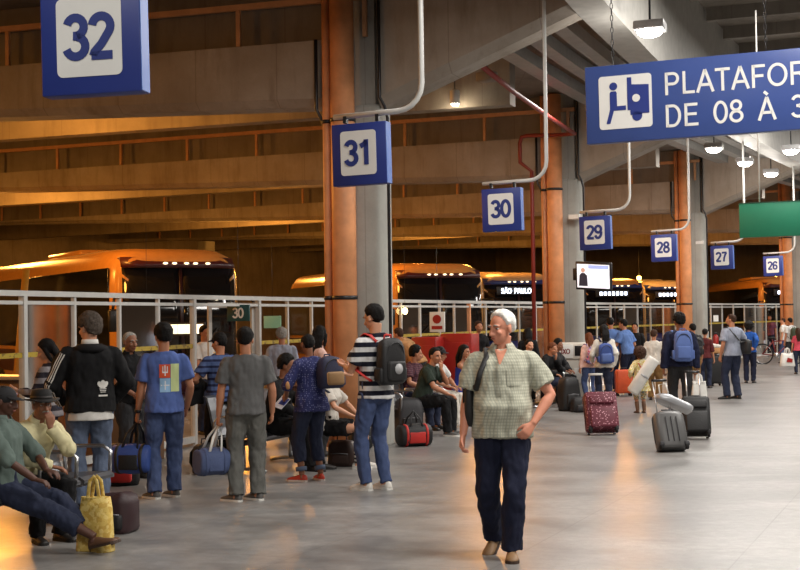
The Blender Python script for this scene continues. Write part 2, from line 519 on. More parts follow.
# ------------------------------------------------------------------ lettering drawn as strokes
def _arc(cx, cz, rx, rz, a0, a1, n=14):
    return [(cx + rx * math.cos(R_(a0 + (a1 - a0) * k / n)), cz + rz * math.sin(R_(a0 + (a1 - a0) * k / n))) for k in range(n + 1)]
def _el(cx, cz, rx, rz): return _arc(cx, cz, rx, rz, 0, 360, 28)
GLYPH = {
    '0': (.60, [_el(.30, .5, .235, .44)]),
    '1': (.60, [[(.35, 0), (.35, 1.0)], [(.37, .94), (.27, .82), (.10, .74)]]),
    '2': (.60, [_arc(.30, .715, .215, .225, 172, -32) + [(.30, .32), (.12, .13), (.10, .06)], [(.055, .06), (.55, .06)]]),
    '3': (.60, [_arc(.29, .73, .20, .205, 165, -80), _arc(.29, .285, .225, .225, 80, -165), [(.23, .525), (.34, .52)]]),
    '6': (.60, [_el(.305, .30, .215, .24), [(.53, .74)] + _arc(.335, .52, .255, .42, 55, 185)]),
    '7': (.60, [[(.06, .935), (.56, .935)], [(.53, .93), (.40, .70), (.29, .38), (.25, 0)]]),
    '8': (.60, [_el(.30, .74, .185, .20), _el(.30, .275, .225, .22)]),
    '9': (.60, [_el(.295, .70, .215, .24), [(.07, .26)] + _arc(.265, .48, .255, .42, 235, 365)]),
    'P': (.70, [[(.13, 0), (.13, 1)], [(.13, .94), (.40, .94)] + _arc(.40, .71, .20, .23, 90, -90) + [(.13, .48)]]),
    'L': (.60, [[(.13, 1), (.13, 0)], [(.13, .06), (.56, .06)]]),
    'A': (.72, [[(.04, 0), (.36, 1)], [(.36, 1), (.68, 0)], [(.16, .33), (.56, .33)]]),
    'T': (.64, [[(.02, .94), (.62, .94)], [(.32, .94), (.32, 0)]]),
    'F': (.64, [[(.13, 0), (.13, 1)], [(.13, .94), (.60, .94)], [(.13, .51), (.53, .51)]]),
    'O': (.82, [_el(.41, .5, .335, .445)]),
    'R': (.74, [[(.13, 0), (.13, 1)], [(.13, .94), (.43, .94)] + _arc(.43, .715, .20, .225, 90, -90) + [(.13, .49)], [(.42, .48), (.53, .36), (.66, 0)]]),
    'M': (.86, [[(.12, 0), (.12, 1)], [(.12, 1), (.43, .02)], [(.43, .02), (.74, 1)], [(.74, 1), (.74, 0)]]),
    'S': (.68, [_arc(.34, .725, .225, .22, 25, 225) + [(.34, .515)] + _arc(.34, .275, .245, .22, 62, -160)]),
    'D': (.74, [[(.13, 0), (.13, 1)], [(.13, .94), (.36, .94)] + _arc(.36, .5, .28, .44, 90, -90) + [(.13, .06)]]),
    'E': (.68, [[(.13, 0), (.13, 1)], [(.13, .94), (.61, .94)], [(.13, .52), (.57, .52)], [(.13, .06), (.63, .06)]]),
    'I': (.28, [[(.14, 0), (.14, 1)]]),
    'X': (.68, [[(.06, 0), (.62, 1)], [(.62, 0), (.06, 1)]]),
    'U': (.74, [[(.12, 1), (.12, .32)] + _arc(.37, .32, .25, .26, 180, 360) + [(.62, 1)]]),
    ' ': (.50, []),
}
GLYPH['À'] = (.72, GLYPH['A'][1] + [[(.26, 1.24), (.40, 1.10)]])
GLYPH['Ã'] = (.72, GLYPH['A'][1] + [[(.22, 1.10), (.30, 1.16), (.42, 1.11), (.50, 1.17)]])
def glyph_mesh(s, size, wid, depth, M, align='CENTER', track=0.0, sx=1.0):
    """centred on the cap height; faces -y"""
    q = MB(); x = 0.0; W = sum(GLYPH[c][0] + track for c in s)
    x = -W / 2 if align == 'CENTER' else 0.0
    for c in s:
        for st in GLYPH[c][1]:
            pts = [((x + a) * size * sx, (b - .5) * size) for a, b in st]
            cl = abs(pts[0][0] - pts[-1][0]) + abs(pts[0][1] - pts[-1][1]) < 1e-6
            if cl: pts = pts[:-1]
            n = len(pts); rings = []
            for i, p in enumerate(pts):
                a = pts[(i - 1) % n] if (cl or i > 0) else p
                b = pts[(i + 1) % n] if (cl or i < n - 1) else p
                dx, dz = b[0] - a[0], b[1] - a[1]; L = math.hypot(dx, dz) or 1
                nx, nz = -dz / L * wid / 2, dx / L * wid / 2
                rings.append([M @ V((p[0] + nx, 0, p[1] + nz)), M @ V((p[0] - nx, 0, p[1] - nz)), M @ V((p[0] - nx, depth, p[1] - nz)), M @ V((p[0] + nx, depth, p[1] + nz))])
            q.rings(rings, smooth=False, closed=cl)
        x += GLYPH[c][0] + track
    return q.mesh('lettering')
def rrect(w, h, r, n=5):
    out = []
    for cx, cz, a0 in ((w / 2 - r, h / 2 - r, 0), (-w / 2 + r, h / 2 - r, 90), (-w / 2 + r, -h / 2 + r, 180), (w / 2 - r, -h / 2 + r, 270)):
        for k in range(n + 1):
            a = R_(a0 + 90 * k / n); out.append((cx + r * math.cos(a), cz + r * math.sin(a)))
    return out
def circ(cx, cz, r, n=24):
    return [(cx + r * math.cos(2 * PI * k / n), cz + r * math.sin(2 * PI * k / n)) for k in range(n)]

def letters(parent, s, size, wid, depth, M, m, align='CENTER', track=0.0, sx=1.0):
    x = -sum(GLYPH[c][0] + track for c in s) / 2 if align == 'CENTER' else 0.0
    for c in s:
        if c != ' ':
            put('letter', glyph_mesh(c, size, wid, depth, M @ Matrix.Translation((x * size * sx, 0, 0)), 'LEFT', 0, sx), m, parent)
        x += GLYPH[c][0] + track
# ------------------------------------------------------------------ platform number signs
#        text  px   py centre  face height px   pole px  arm
SIGNS = [('32', 95.5, 41, 110, 190), ('31', 362, 154.5, 62, 427), ('30', 503, 210, 43, 549), ('29', 596, 233, 33.5, 631),
         ('28', 664.5, 248, 27, 690), ('27', 722.5, 257.5, 23.5, 745), ('26', 773.5, 266, 20, 795)]
SH = .53
for num, px, py, hp, pole in SIGNS:
    d = SH * FPX / hp
    p = atd(px, py, d)
    rz = -R_({'32': 10, '31': 22, '30': 23, '29': 24, '28': 26, '27': 27, '26': 29}[num])
    t_ = thing('platform_sign', 'blue hanging platform sign with white panel reading %s' % num, 'sign', p - V((0, 0, SH / 2)), rz, 'platform number signs')
    t_.rotation_euler = (0, R_(-1.0), rz)
    part('box', SIGN_BLUE, t_, lambda q: q.box((0, 0, SH / 2), (.505, .11, SH), bevel=.006))
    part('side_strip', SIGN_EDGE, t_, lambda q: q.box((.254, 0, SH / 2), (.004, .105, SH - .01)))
    part('panel', SIGN_WHITE, t_, lambda q: q.prism([(x - .005, z + SH / 2 + .01) for x, z in rrect(.33, .38, .03)], .004, y0=-.0585))
    put('number', glyph_mesh(num, .215, .042, .003, Matrix.Translation((-.005, -.062, SH / 2 + .012))), SIGN_INK, t_)
    # its hanging pole: drops from the roof, bends, runs along the top of the sign
    k = d / FPX
    off = (pole - px) * k
    t2 = thing('sign_pole', 'white bent pole that carries the blue sign %s' % num, 'pole', p + V((0, 0, SH / 2 + .01)), rz, 'poles of the platform signs')
    zt = (5.6 if num not in ('32',) else 5.6) - (p.z + SH / 2)
    rb = .22
    pts = [(-.26, 0, .06), (off - rb, 0, .075)] + [(off - rb + rb * math.sin(R_(a)), 0, .075 + rb - rb * math.cos(R_(a))) for a in (18, 36, 54, 72, 90)] + [(off, 0, zt)]
    part('pole', WHITE_METAL, t2, lambda q: q.tube(pts, .024, 12))
    for x in (-.15, .15):
        part('bracket', DARK_STEEL, t2, lambda q: q.box((x, 0, .03), (.03, .05, .06)))

# ------------------------------------------------------------------ the big platform board
p = atd(588, 145, 12.7)
t_ = thing('direction_board', 'wide blue hanging board with boarding symbol and platform words', 'sign', p, -R_(22))
t_.rotation_euler = (0, R_(-.6), -R_(22))
BW, BH = 3.3, .7
part('board', plain('board_blue', (58, 78, 138), .3, var=.05), t_, lambda q: q.box((BW / 2, 0, BH / 2), (BW, .09, BH), bevel=.006))
part('panel', SIGN_WHITE, t_, lambda q: q.prism([(x + .365, z + .36) for x, z in rrect(.48, .48, .03)], .004, y0=-.049))
def picto(q):
    O = (.365, .36); y0 = -.0525
    def pr(pl): q.prism([(O[0] + x, O[1] + z) for x, z in pl], .003, y0=y0)
    pr(circ(-.105, .145, .036))
    pr([(-.14, .085), (-.128, .1), (-.085, .1), (-.075, .085), (-.075, -.035), (0.005, -.035), (.005, -.075), (-.105, -.075), (-.14, -.19), (-.175, -.19), (-.14, -.06)])
    pr([(.02, .215), (.06, .215), (.06, .15), (.215, .14), (.215, -.115), (.15, -.115), (.15, -.125), (.045, -.125), (.045, -.08), (.02, -.08)])
    pr(circ(.105, -.135, .045))
part('symbol', SIGN_BLUE, t_, picto)
part('door_dot', SIGN_WHITE, t_, lambda q: q.prism([(x, z) for x, z in circ(.365 + .1, .36 + .025, .035)], .003, y0=-.056))
letters(t_, 'PLATAFORMAS', .2, .025, .004, Matrix.Translation((.71, -.0485, .487)), SIGN_WHITE, 'LEFT', .03, 1.07)
letters(t_, 'DE 08 À 36', .2, .025, .004, Matrix.Translation((.71, -.0485, .2)), SIGN_WHITE, 'LEFT', .03, 1.07)
for x in (.25, 1.6, 3.0):
    part('hanging_chain', DARK_STEEL, t_, lambda q: [q.tube([V((x, 0, BH + .05 + k * .055)) + V((.012 * math.cos(a) if k % 2 else 0, 0 if k % 2 else .012 * math.cos(a), .03 * math.sin(a))) for a in [2 * PI * j / 8 for j in range(8)]], .004, 5, closed=True) for k in range(40)])
# green board further along
p = atd(740, 238, 21)
t_ = thing('green_board', 'plain green hanging board below the lamps', 'sign', p, -R_(26))
part('board', plain('board_green', (28, 112, 84), .4, var=.06), t_, lambda q: q.box((.8, 0, .26), (1.6, .08, .52), bevel=.006))
part('edge_strip', plain('board_green_edge', (20, 70, 52), .4), t_, lambda q: q.box((.8, -.042, .515), (1.6, .008, .012)))
for x in (.3, 1.3):
    part('hanging_rod', WHITE_METAL, t_, lambda q: q.tube([(x, 0, .52), (x, 0, 3.4)], .012, 8))

# ------------------------------------------------------------------ lamps
def lamp_fixture(label, p, rz, drop=.5, size=.34, energy=60, tilt=-8, glow_m=None):
    t_ = thing('flood_lamp', label, 'lamp', p, rz, 'flood lamps under the roof')
    M = Matrix.Rotation(R_(tilt), 3, 'X')
    part('housing', plain('lamp_grey', (150, 150, 150), .4), t_, lambda q: q.box((0, 0, .06), (size + .06, size * .7, .12), M, .02))
    part('lens', glow_m or LAMP_GLOW, t_, lambda q: q.ell((0, 0, 0), (size * .5, size * .36, .09)))
    part('stem', DARK_STEEL, t_, lambda q: q.tube([(0, 0, .1), (0, 0, drop)], .015, 8))
    return t_
for px, py, d, lab in ((650, 31, 18, 'bright flood lamp above the boarding symbol board'), (714, 149, 31, 'bright flood lamp nearest above the green board, first of its row'),
                       (745, 163, 33.6, 'flood lamp second in the row above the green board'), (771, 174, 36.6, 'flood lamp third in the row above the green board'),
                       (791, 151, 31.4, 'wide flood lamp at the frame edge under the blue board')):
    p = atd(px, py, d)
    lamp_fixture(lab, p, rot_at(10), (7.25 if d < 20 else 6.33) - p.z)
    point('flood_light', p - V((0, 0, .25)), 45, COOL, .15)
p = atd(455, 104, 24)
t_ = thing('downlight', 'small white can lamp hanging below the roof beside number 30', 'lamp', p, 0)
part('can', WHITE_METAL, t_, lambda q: q.lathe([(.075, 0.0), (.085, .005), (.085, .22), (.07, .24), (.01, .24)], n=18))
part('bulb', LAMP_GLOW, t_, lambda q: q.ell((0, 0, -.005), (.065, .065, .03)))
part('stem', DARK_STEEL, t_, lambda q: q.tube([(0, 0, .23), (0, 0, .8)], .01, 8))
point('can_light', p - V((0, 0, .1)), 14, (1, .85, .6), .08)
p = atd(487, 82, 22)
t_ = thing('loudspeaker', 'small grey loudspeaker under the roof near the red pipe', 'speaker', p, -.6)
part('box', plain('speaker_grey', (120, 112, 100), .6), t_, lambda q: q.box((0, 0, .08), (.3, .22, .16), bevel=.03))
part('bracket', DARK_STEEL, t_, lambda q: q.tube([(0, 0, .15), (0, 0, .6)], .015, 8))
for px, py, d, pole in ((575, 219.5, 29.0, 'second'), (700, 244.5, 39.5, 'third')):
    p = atd(px, py, d)
    t_ = thing('wall_box', 'small white box fixed high on the %s pillar' % pole, 'box', p, -R_(24))
    part('box', WHITE_METAL, t_, lambda q: q.box((0, 0, .05), (.24, .2, .11), bevel=.012))
    part('cover', SIGN_WHITE, t_, lambda q: q.box((0, -.105, .05), (.2, .01, .08)))

# ------------------------------------------------------------------ hanging screen
p = atd(594, 276, 27.5)
t_ = thing('monitor', 'flat screen fixed to the second pillar showing a man in a dark suit', 'screen', p, 0)
t_.rotation_euler = (R_(10), R_(4), -R_(32))
part('bezel', BLACK_PLASTIC, t_, lambda q: q.box((0, 0, 0), (.76, .07, .56), bevel=.012))
part('screen', glow('screen_light', (214, 216, 224), .8), t_, lambda q: q.box((0, -.037, .0), (.69, .006, .47)))
def suit(q):
    q.prism([(-.31, -.2), (-.29, .02), (-.24, .06), (-.19, .06), (-.13, .01), (-.12, -.2)], .003, y0=-.043)
part('suit_image', glow('screen_dark', (46, 46, 60), .25), t_, suit)
part('face_image', glow('screen_skin', (190, 150, 130), .5), t_, lambda q: q.prism(circ(-.215, .115, .045), .003, y0=-.043))
part('banner_image', glow('screen_banner', (150, 165, 215), .7), t_, lambda q: q.prism([(-.1, .15), (.33, .15), (.33, .22), (-.1, .22)], .003, y0=-.043))
part('mount_arm', DARK_STEEL, t_, lambda q: q.tube([(-.3, .03, 0), (-.45, .2, 0), (-.5, .5, 0)], .03, 8))
part('mount_plate', DARK_STEEL, t_, lambda q: q.box((-.42, .12, 0), (.14, .1, .24), bevel=.01))

# ------------------------------------------------------------------ the glazed fence
FO = -2.4
GLASS = glass_mat('fence_glass', (.93, .94, .93))
FENCE_PX = [-60, -20, 24, 76, 120, 159, 195, 259, 288, 313, 340, 364, 384, 402, 421, 440, 455, 470, 486, 503, 520]
fu = [u_for_px(x, FO) for x in FENCE_PX]
while fu[-1] < 55: fu.append(fu[-1] + 1.2)
OR = RW(fu[8], FO)
ft = thing('glass_fence', 'long white framed glass fence between the hall and the bus bays', 'fence', OR)
def FP(u, z, dy=0): return RW(u, FO + dy, z) - OR
TAPE = mat('warning_tape', srgb(176, 150, 44), .5, 0, .1, 6, pattern=lambda t, co, c: t.mix(t.math('LESS_THAN', t.noise(co, 14, 2), .42), c, srgb(120, 96, 20)))
for i, u in enumerate(fu):
    thick = .07 if i in (2, 6, 7, 17) else .045
    m = ORANGE_PIPE if i == 17 else WHITE_METAL
    part('post', m, ft, lambda q: q.bar(FP(u, 0), FP(u, 2.0), thick, thick, up=RW(u, 1) - RW(u, 0)))
part('top_rail', WHITE_METAL, ft, lambda q: q.rings([[FP(u, 1.99, -.035), FP(u, 1.99, .035), FP(u, 2.05, .035), FP(u, 2.05, -.035)] for u in fu], smooth=False))
part('top_rail', WHITE_METAL, ft, lambda q: q.rings([[FP(u, 1.9, -.02), FP(u, 1.9, .02), FP(u, 1.94, .02), FP(u, 1.94, -.02)] for u in fu], smooth=False))
part('bottom_rail', WHITE_METAL, ft, lambda q: [q.rings([[FP(u, .04, -.03), FP(u, .04, .03), FP(u, .13, .03), FP(u, .13, -.03)] for u in seg], smooth=False) for seg in (fu[:7], fu[7:])])
for i in range(len(fu) - 1):
    if i == 6: continue
    a, b = fu[i] + .035, fu[i + 1] - .035
    g = part('glass_panel', GLASS, ft, lambda q: q.add([FP(a, .13), FP(b, .13), FP(b, 1.9), FP(a, 1.9)], [(0, 1, 2, 3)], smooth=False))
    part('warning_tape', TAPE, ft, lambda q: q.rings([[FP(x, 1.325, .004), FP(x, 1.325, .010), FP(x, 1.38, .010), FP(x, 1.38, .004)] for x in (a, b)], smooth=False))
# door leaf standing open behind the gap
du = fu[7]
td = thing('glass_door', 'white framed glass door standing open in the fence gap', 'door', RW(du, FO - .06), rot_at(du) + R_(65))
def leaf(q):
    for x in (.04, .86): q.box((-x, 0, 1.0), (.06, .04, 1.9))
    for z in (.1, 1.92): q.box((-.45, 0, z), (.86, .04, .08))
part('frame', WHITE_METAL, td, leaf)
part('glass_panel', GLASS, td, lambda q: q.add([(-.07, 0, .14), (-.83, 0, .14), (-.83, 0, 1.88), (-.07, 0, 1.88)], [(0, 1, 2, 3)], smooth=False))
part('handle', STEEL, td, lambda q: q.tube([(-.8, -.03, .95), (-.8, -.07, .98), (-.8, -.07, 1.2), (-.8, -.03, 1.23)], .012, 8))

# ------------------------------------------------------------------ buses
BUS_GLASS = plain('bus_glass', (16, 17, 20), .08, var=.02, spec=.6)
BUS_DARK = plain('bus_dark_trim', (44, 22, 24), .3)
TYRE = plain('tyre', (24, 24, 25), .8)
RIM = plain('wheel_rim', (150, 150, 150), .4, .7)
def bus(label, loc, head, body_m, band_m, sign=None, roof=3.5, glow_c=(225, 235, 255)):
    t_ = thing('bus', label, 'bus', loc, -R_(head), 'buses parked beyond the fence')
    def body(q):
        rings = []
        for y, hw, zb, zt in ((0, 1.04, .4, 3.16), (-.05, 1.16, .36, 3.28), (-.2, 1.24, .32, 3.38), (-.55, 1.27, .3, 3.45), (-1.2, 1.28, .3, roof - .02), (-2.2, 1.28, .3, roof),
                              (-6, 1.28, .3, roof), (-11.6, 1.28, .3, roof), (-12.1, 1.25, .34, roof - .1), (-12.3, 1.1, .5, roof - .35)):
            rg = []
            for k in range(44):
                a = 2 * PI * k / 44; c, s_ = math.cos(a), math.sin(a)
                e = 2 / 6.5
                rg.append((hw * math.copysign(abs(c) ** e, c), y, (zb + zt) / 2 + (zt - zb) / 2 * math.copysign(abs(s_) ** e, s_)))
            rings.append(rg)
        q.rings(rings)
    part('body', body_m, t_, body)
    def ws(x0, x1, z0, z1, y0=.15, dep=.12, sl=.07):
        def f(q):
            rings = []
            for k in range(9):
                x = x0 + (x1 - x0) * k / 8
                yy = y0 - .075 * (max(0, abs(x) - .75) / .35) ** 2
                rings.append([(x, yy - dep, z0), (x, yy, z0), (x, yy - sl * (z1 - z0) * .5, (z0 + z1) / 2), (x, yy - sl * (z1 - z0), z1), (x, yy - sl * (z1 - z0) - dep, z1)])
            q.rings(rings)
        return f
    part('windscreen', BUS_GLASS, t_, ws(-1.12, -.03, 1.3, 3.06))
    part('windscreen', BUS_GLASS, t_, ws(.03, 1.12, 1.3, 3.06))
    part('windscreen_pillar', BUS_DARK, t_, ws(-.03, .03, 1.3, 3.08, .16))
    part('front_band', band_m, t_, ws(-1.12, 1.12, 3.07, 3.27, .07, .18, .7))
    part('front_panel', band_m, t_, ws(-1.1, 1.1, .72, 1.28, .14))
    part('bumper', BUS_DARK, t_, ws(-1.12, 1.12, .36, .7, .17, .2))
    for x in (-.55, -.3, -.12, .12, .3):
        part('marker_lamp', glow('marker_glow', (255, 236, 190), 2.2), t_, lambda q: q.ell((x, .045, 3.15), (.05, .04, .022), nu=10, nv=6))
    for x in (-.82, .82):
        part('headlight', glow('headlight_off', (190, 190, 200), .15), t_, lambda q: q.ell((x, .12, .86), (.2, .05, .11)))
        lamp_x = x
    if sign:
        sp = part('destination_sign', BLACK_PLASTIC, t_, lambda q: q.box((.1, .10, 2.86), (1.3, .03, .26), bevel=.01))
        if sign == 'dots':
            part('lit_line', glow('led_glow', glow_c, 5.0), sp, lambda q: [q.box((-.42 + .16 * k, .118, 2.86), (.1, .012, .13), bevel=.004, seg=1) for k in range(7)])
        else:
            letters(sp, sign, .16, .024, .01, Matrix.Translation((.1, .124, 2.86)) @ Matrix.Rotation(PI, 4, 'Z'), glow('led_glow', glow_c, 5.0))
    for sx in (-1, 1):
        part('side_window', BUS_GLASS, t_, lambda q: q.box((sx * 1.27, -6.2, 2.3), (.03, 11.6, 1.55), bevel=.012))
        part('side_stripe', band_m, t_, lambda q: q.box((sx * 1.27, -6.3, 1.2), (.035, 11.4, .5), bevel=.012))
        m_ = part('mirror', BLACK_PLASTIC, t_, lambda q: [q.tube([(sx * 1.15, -.1, 2.5), (sx * 1.35, .2, 2.5), (sx * 1.42, .34, 2.3)], .028, 8), q.box((sx * 1.42, .36, 2.08), (.2, .1, .42), bevel=.04)])
        part('mirror_glass', plain('mirror_face', (160, 165, 172), .08, 1.0), m_, lambda q: q.box((sx * 1.42, .3, 2.08), (.16, .01, .36), bevel=.003))
        for y in (-2.6, -9.0):
            wh = part('wheel', TYRE, t_, lambda q: q.tube([(sx * 1.02, y, .5), (sx * 1.04, y, .5), (sx * 1.28, y, .5), (sx * 1.3, y, .5)], [.46, .5, .5, .46], 24))
            part('rim', RIM, wh, lambda q: q.tube([(sx * 1.29, y, .5), (sx * 1.315, y, .5)], [.3, .26], 20))
        wp = part('wiper', DARK_STEEL, t_, lambda q: q.bar((sx * .5 + .3, .17, 1.36), (sx * .5 - .2, .14, 1.9), .02, .015))
    part('roof_unit', body_m, t_, lambda q: q.box((0, -5.2, roof + .02), (1.6, 2.6, .16), bevel=.07, seg=3))
    return t_

# ------------------------------------------------------------------ bags and luggage
def loft_box(q, w, d, h, r, zs, n=28, power=4.0, c=(0, 0), bend=0.0):
    """stack of rounded outlines: zs = [(z fraction, scale)]"""
    rings = []
    for z, s in zs:
        rg = []
        for k in range(n):
            a = 2 * PI * k / n; cc, ss = math.cos(a), math.sin(a)
            e = 2 / power
            rg.append((c[0] + w / 2 * s * math.copysign(abs(cc) ** e, cc), c[1] + d / 2 * s * math.copysign(abs(ss) ** e, ss) + bend * (1 - z), z * h))
        rings.append(rg)
    q.rings(rings)
SOFT = [(0, .8), (.03, .94), (.12, 1.0), (.45, 1.02), (.75, .97), (.9, .86), (.97, .66), (1.0, .35)]
def duffel(label, loc, rz, L, r, m, trim, handles=None, kind='duffel_bag', group=None, hm=None, sag=.9, pocket=True, mesh_side=False):
    t_ = thing(kind, label, 'bag', loc, rz, group)
    def body(q):
        prof = [(-.5, .55), (-.485, .82), (-.45, .95), (-.3, 1.0), (0, 1.03), (.3, 1.0), (.45, .95), (.485, .82), (.5, .55)]
        q.tube([(a * L, 0, r * sag) for a, s in prof], [(r * s, r * s * sag) for a, s in prof], 24, ref=(0, 1, 0), power=2.6)
    b = part('body', m, t_, body)
    me = b.data; wrinkle(me, r * .07, 3.2 / r * .5, seed=L * 7)
    for x in (-.3, .3):
        part('band', trim, t_, lambda q: q.tube([(x * L - .015, 0, r * sag), (x * L + .015, 0, r * sag)], [(r * 1.04, r * sag * 1.04)] * 2, 24, ref=(0, 1, 0), power=2.6))
    part('zip', plain('zip_dark', (20, 20, 22), .5), t_, lambda q: q.tube([(-.44 * L, 0, r * sag * 1.98), (0, 0, r * sag * 2.04), (.44 * L, 0, r * sag * 1.98)], .008, 6))
    if pocket:
        part('pocket', trim, t_, lambda q: q.box((0, -r * .92, r * sag * .85), (L * .5, r * .22, r * .95), bevel=r * .1))
    hx, hz = handles or (0, r * 2.9)
    for s in (-1, 1):
        part('handle', hm or trim, t_, lambda q: q.tube([(-.2 * L, s * r * .75, r * sag * 1.6), (-.14 * L + hx * .5, s * r * .45, (r * sag * 1.6 + hz) / 2 + .02), (hx, s * .014, hz), (.14 * L + hx * .5, s * r * .45, (r * sag * 1.6 + hz) / 2 + .02), (.2 * L, s * r * .75, r * sag * 1.6)], [(.014, .006)] * 5, 8))
    return t_
def slump_bag(label, loc, rz, w, d, h, m, trim, kind='backpack', seed=1.0, group=None, straps=True):
    """a soft bag standing or slumped on the floor"""
    t_ = thing(kind, label, 'bag', loc, rz, group)
    b = part('body', m, t_, lambda q: loft_box(q, w, d, h, .05, SOFT))
    wrinkle(b.data, .028, 6, seed)
    p_ = part('pocket', trim, t_, lambda q: q.box((0, -d * .48, h * .3), (w * .66, d * .25, h * .42), bevel=.03))
    part('zip', plain('zip_grey', (120, 120, 124), .4, .6), t_, lambda q: q.tube([(-w * .3, -d * .62, h * .5), (0, -d * .63, h * .52), (w * .3, -d * .62, h * .5)], .005, 6))
    if straps:
        part('top_handle', trim, t_, lambda q: q.tube([(-.06, .02, h * .93), (-.05, .02, h + .05), (.05, .02, h + .05), (.06, .02, h * .93)], .009, 8))
        for s in (-1, 1):
            part('strap', trim, t_, lambda q: q.tube([(s * w * .25, d * .4, h * .9), (s * w * .34, d * .72, h * .66), (s * w * .36, d * .74, h * .35), (s * w * .32, d * .45, .06)], [(.022, .006)] * 4, 8, ref=(1, 0, 0)))
    return t_
def tote(label, loc, rz, w, d, h, m, handle_m, kind='tote_bag', top=.8):
    t_ = thing(kind, label, 'bag', loc, rz)
    def body(q):
        rings = []
        for z, s, dd in ((0, 1.0, 1.0), (.02, 1.03, 1.04), (.4, .98, .95), (.8, .86, .72), (1.0, top, .5)):
            rings.append([(w / 2 * s * math.copysign(abs(math.cos(a)) ** .5, math.cos(a)), d / 2 * dd * math.copysign(abs(math.sin(a)) ** .6, math.sin(a)), z * h) for a in [2 * PI * k / 28 for k in range(28)]])
        inner = [[(x * .96, y * .9, z) for x, y, z in rings[-1]], [(x * .94, y * .85, z - h * .3) for x, y, z in rings[-1]]]
        q.rings(rings + inner)
    b = part('body', m, t_, body); wrinkle(b.data, .014, 7, w * 9)
    part('hem', handle_m, t_, lambda q: q.tube([(w / 2 * top * 1.01 * math.cos(a), d / 2 * .52 * math.sin(a), h * .985) for a in [2 * PI * k / 24 for k in range(24)]], .008, 6, closed=True))
    for s in (-1, 1):
        part('handle', handle_m, t_, lambda q: q.tube([(-w * .2, s * d * .24, h * .8), (-w * .16, s * d * .22, h * 1.02), (-w * .1, s * .03, h * 1.3), (0, s * .02, h * 1.38), (w * .1, s * .03, h * 1.3), (w * .16, s * d * .22, h * 1.02), (w * .2, s * d * .24, h * .8)], [(.016, .005)] * 7, 8))
    return t_
def suitcase(label, loc, rz, w, d, h, m, trim, tilt=0.0, handle=.45, ribs=0, kind='suitcase', shell=False, group=None, badge=None):
    """wheels at the bottom edge; tilt leans the top towards -y (to the person pulling)"""
    t_ = thing(kind, label, 'suitcase', loc, rz, group)
    t_.rotation_euler = (R_(tilt), 0, rz)
    def body(q):
        if shell: loft_box(q, w, d, h, .05, [(.05, .78), (.065, .9), (.11, .97), (.3, 1.0), (.6, 1.0), (.88, .96), (.96, .86), (1.0, .62)], power=3.2)
        else: q.box((0, 0, h / 2 + .03), (w, d, h - .06), bevel=min(w, d) * .18, seg=3)
    b = part('body', m, t_, body)
    for x in (-.4, .4):
        wl = part('wheel', RUBBER, t_, lambda q: q.tube([(x * w - .016, d * .36, .036), (x * w + .016, d * .36, .036)], .036, 16))
        part('wheel_housing', trim, t_, lambda q: q.box((x * w, d * .36, .07), (.06, .08, .06), bevel=.012))
        part('foot', trim, t_, lambda q: q.box((x * w, -d * .36, .03), (.04, .04, .05), bevel=.008))
    part('zip_line', trim, t_, lambda q: q.tube([(w / 2 * 1.01 * math.copysign(abs(math.cos(a)) ** .3, math.cos(a)), .0, h / 2 + .02 + (h / 2 - .05) * 1.01 * math.copysign(abs(math.sin(a)) ** .3, math.sin(a))) for a in [2 * PI * k / 40 for k in range(40)]], .008, 6, closed=True))
    fy = d / 2
    if not shell:
        part('front_pocket', m, t_, lambda q: q.box((0, fy + .015, h * .36), (w * .8, .06, h * .5), bevel=.022))
        part('front_pocket', m, t_, lambda q: q.box((0, fy + .012, h * .78), (w * .76, .05, h * .2), bevel=.02))
    for k in range(ribs):
        x = (k - (ribs - 1) / 2) * w * .17
        part('rib', trim, t_, lambda q: q.box((x, fy * .99, h * .5), (.012, .02, h * .62), bevel=.004))
    part('top_handle', trim, t_, lambda q: q.tube([(-.07, 0, h - .03), (-.06, 0, h + .035), (.06, 0, h + .035), (.07, 0, h - .03)], .012, 8))
    if handle:
        hd = part('pull_handle', STEEL, t_, lambda q: [q.tube([(s * .09, -d * .38, h - .06), (s * .09, -d * .38, h + handle)], .009, 8) for s in (-1, 1)])
        part('grip', BLACK_PLASTIC if badge is None else badge, hd, lambda q: q.tube([(-.1, -d * .38, h + handle), (.1, -d * .38, h + handle)], .016, 10))
    return t_
def bench(label, loc, rz, n, seat_m):
    t_ = thing('waiting_bench', label, 'bench', loc, rz, 'steel waiting benches')
    L = n * .58
    part('beam', DARK_STEEL, t_, lambda q: q.box((0, 0, .33), (L, .06, .06), bevel=.006))
    for x in (-.38 * L, .38 * L):
        part('leg', STEEL, t_, lambda q: [q.tube([(x, 0, .33), (x, 0, .05)], .028, 10), q.tube([(x, -.26, .02), (x, -.1, .045), (x, .12, .045), (x, .28, .02)], .022, 10)])
    for k in range(n):
        x = -L / 2 + .29 + k * .58
        part('seat', seat_m, t_, lambda q: q.rings([[(x - .26, y, z), (x + .26, y, z), (x + .26, y, z - .025), (x - .26, y, z - .025)] for y, z in ((.26, .40), (.22, .425), (.0, .415), (-.18, .405), (-.22, .41))], smooth=False))
        part('backrest', seat_m, t_, lambda q: q.rings([[(x - .26, y, z), (x + .26, y, z), (x + .26, y - .025, z), (x - .26, y - .025, z)] for y, z in ((-.23, .42), (-.26, .5), (-.3, .7), (-.34, .84), (-.37, .86))], smooth=False))
    for k in range(n + 1):
        x = -L / 2 + k * .58
        part('armrest', STEEL, t_, lambda q: q.tube([(x, -.22, .38), (x, -.24, .56), (x, -.2, .63), (x, .14, .635), (x, .21, .59), (x, .2, .38)], .017, 10))
    return t_

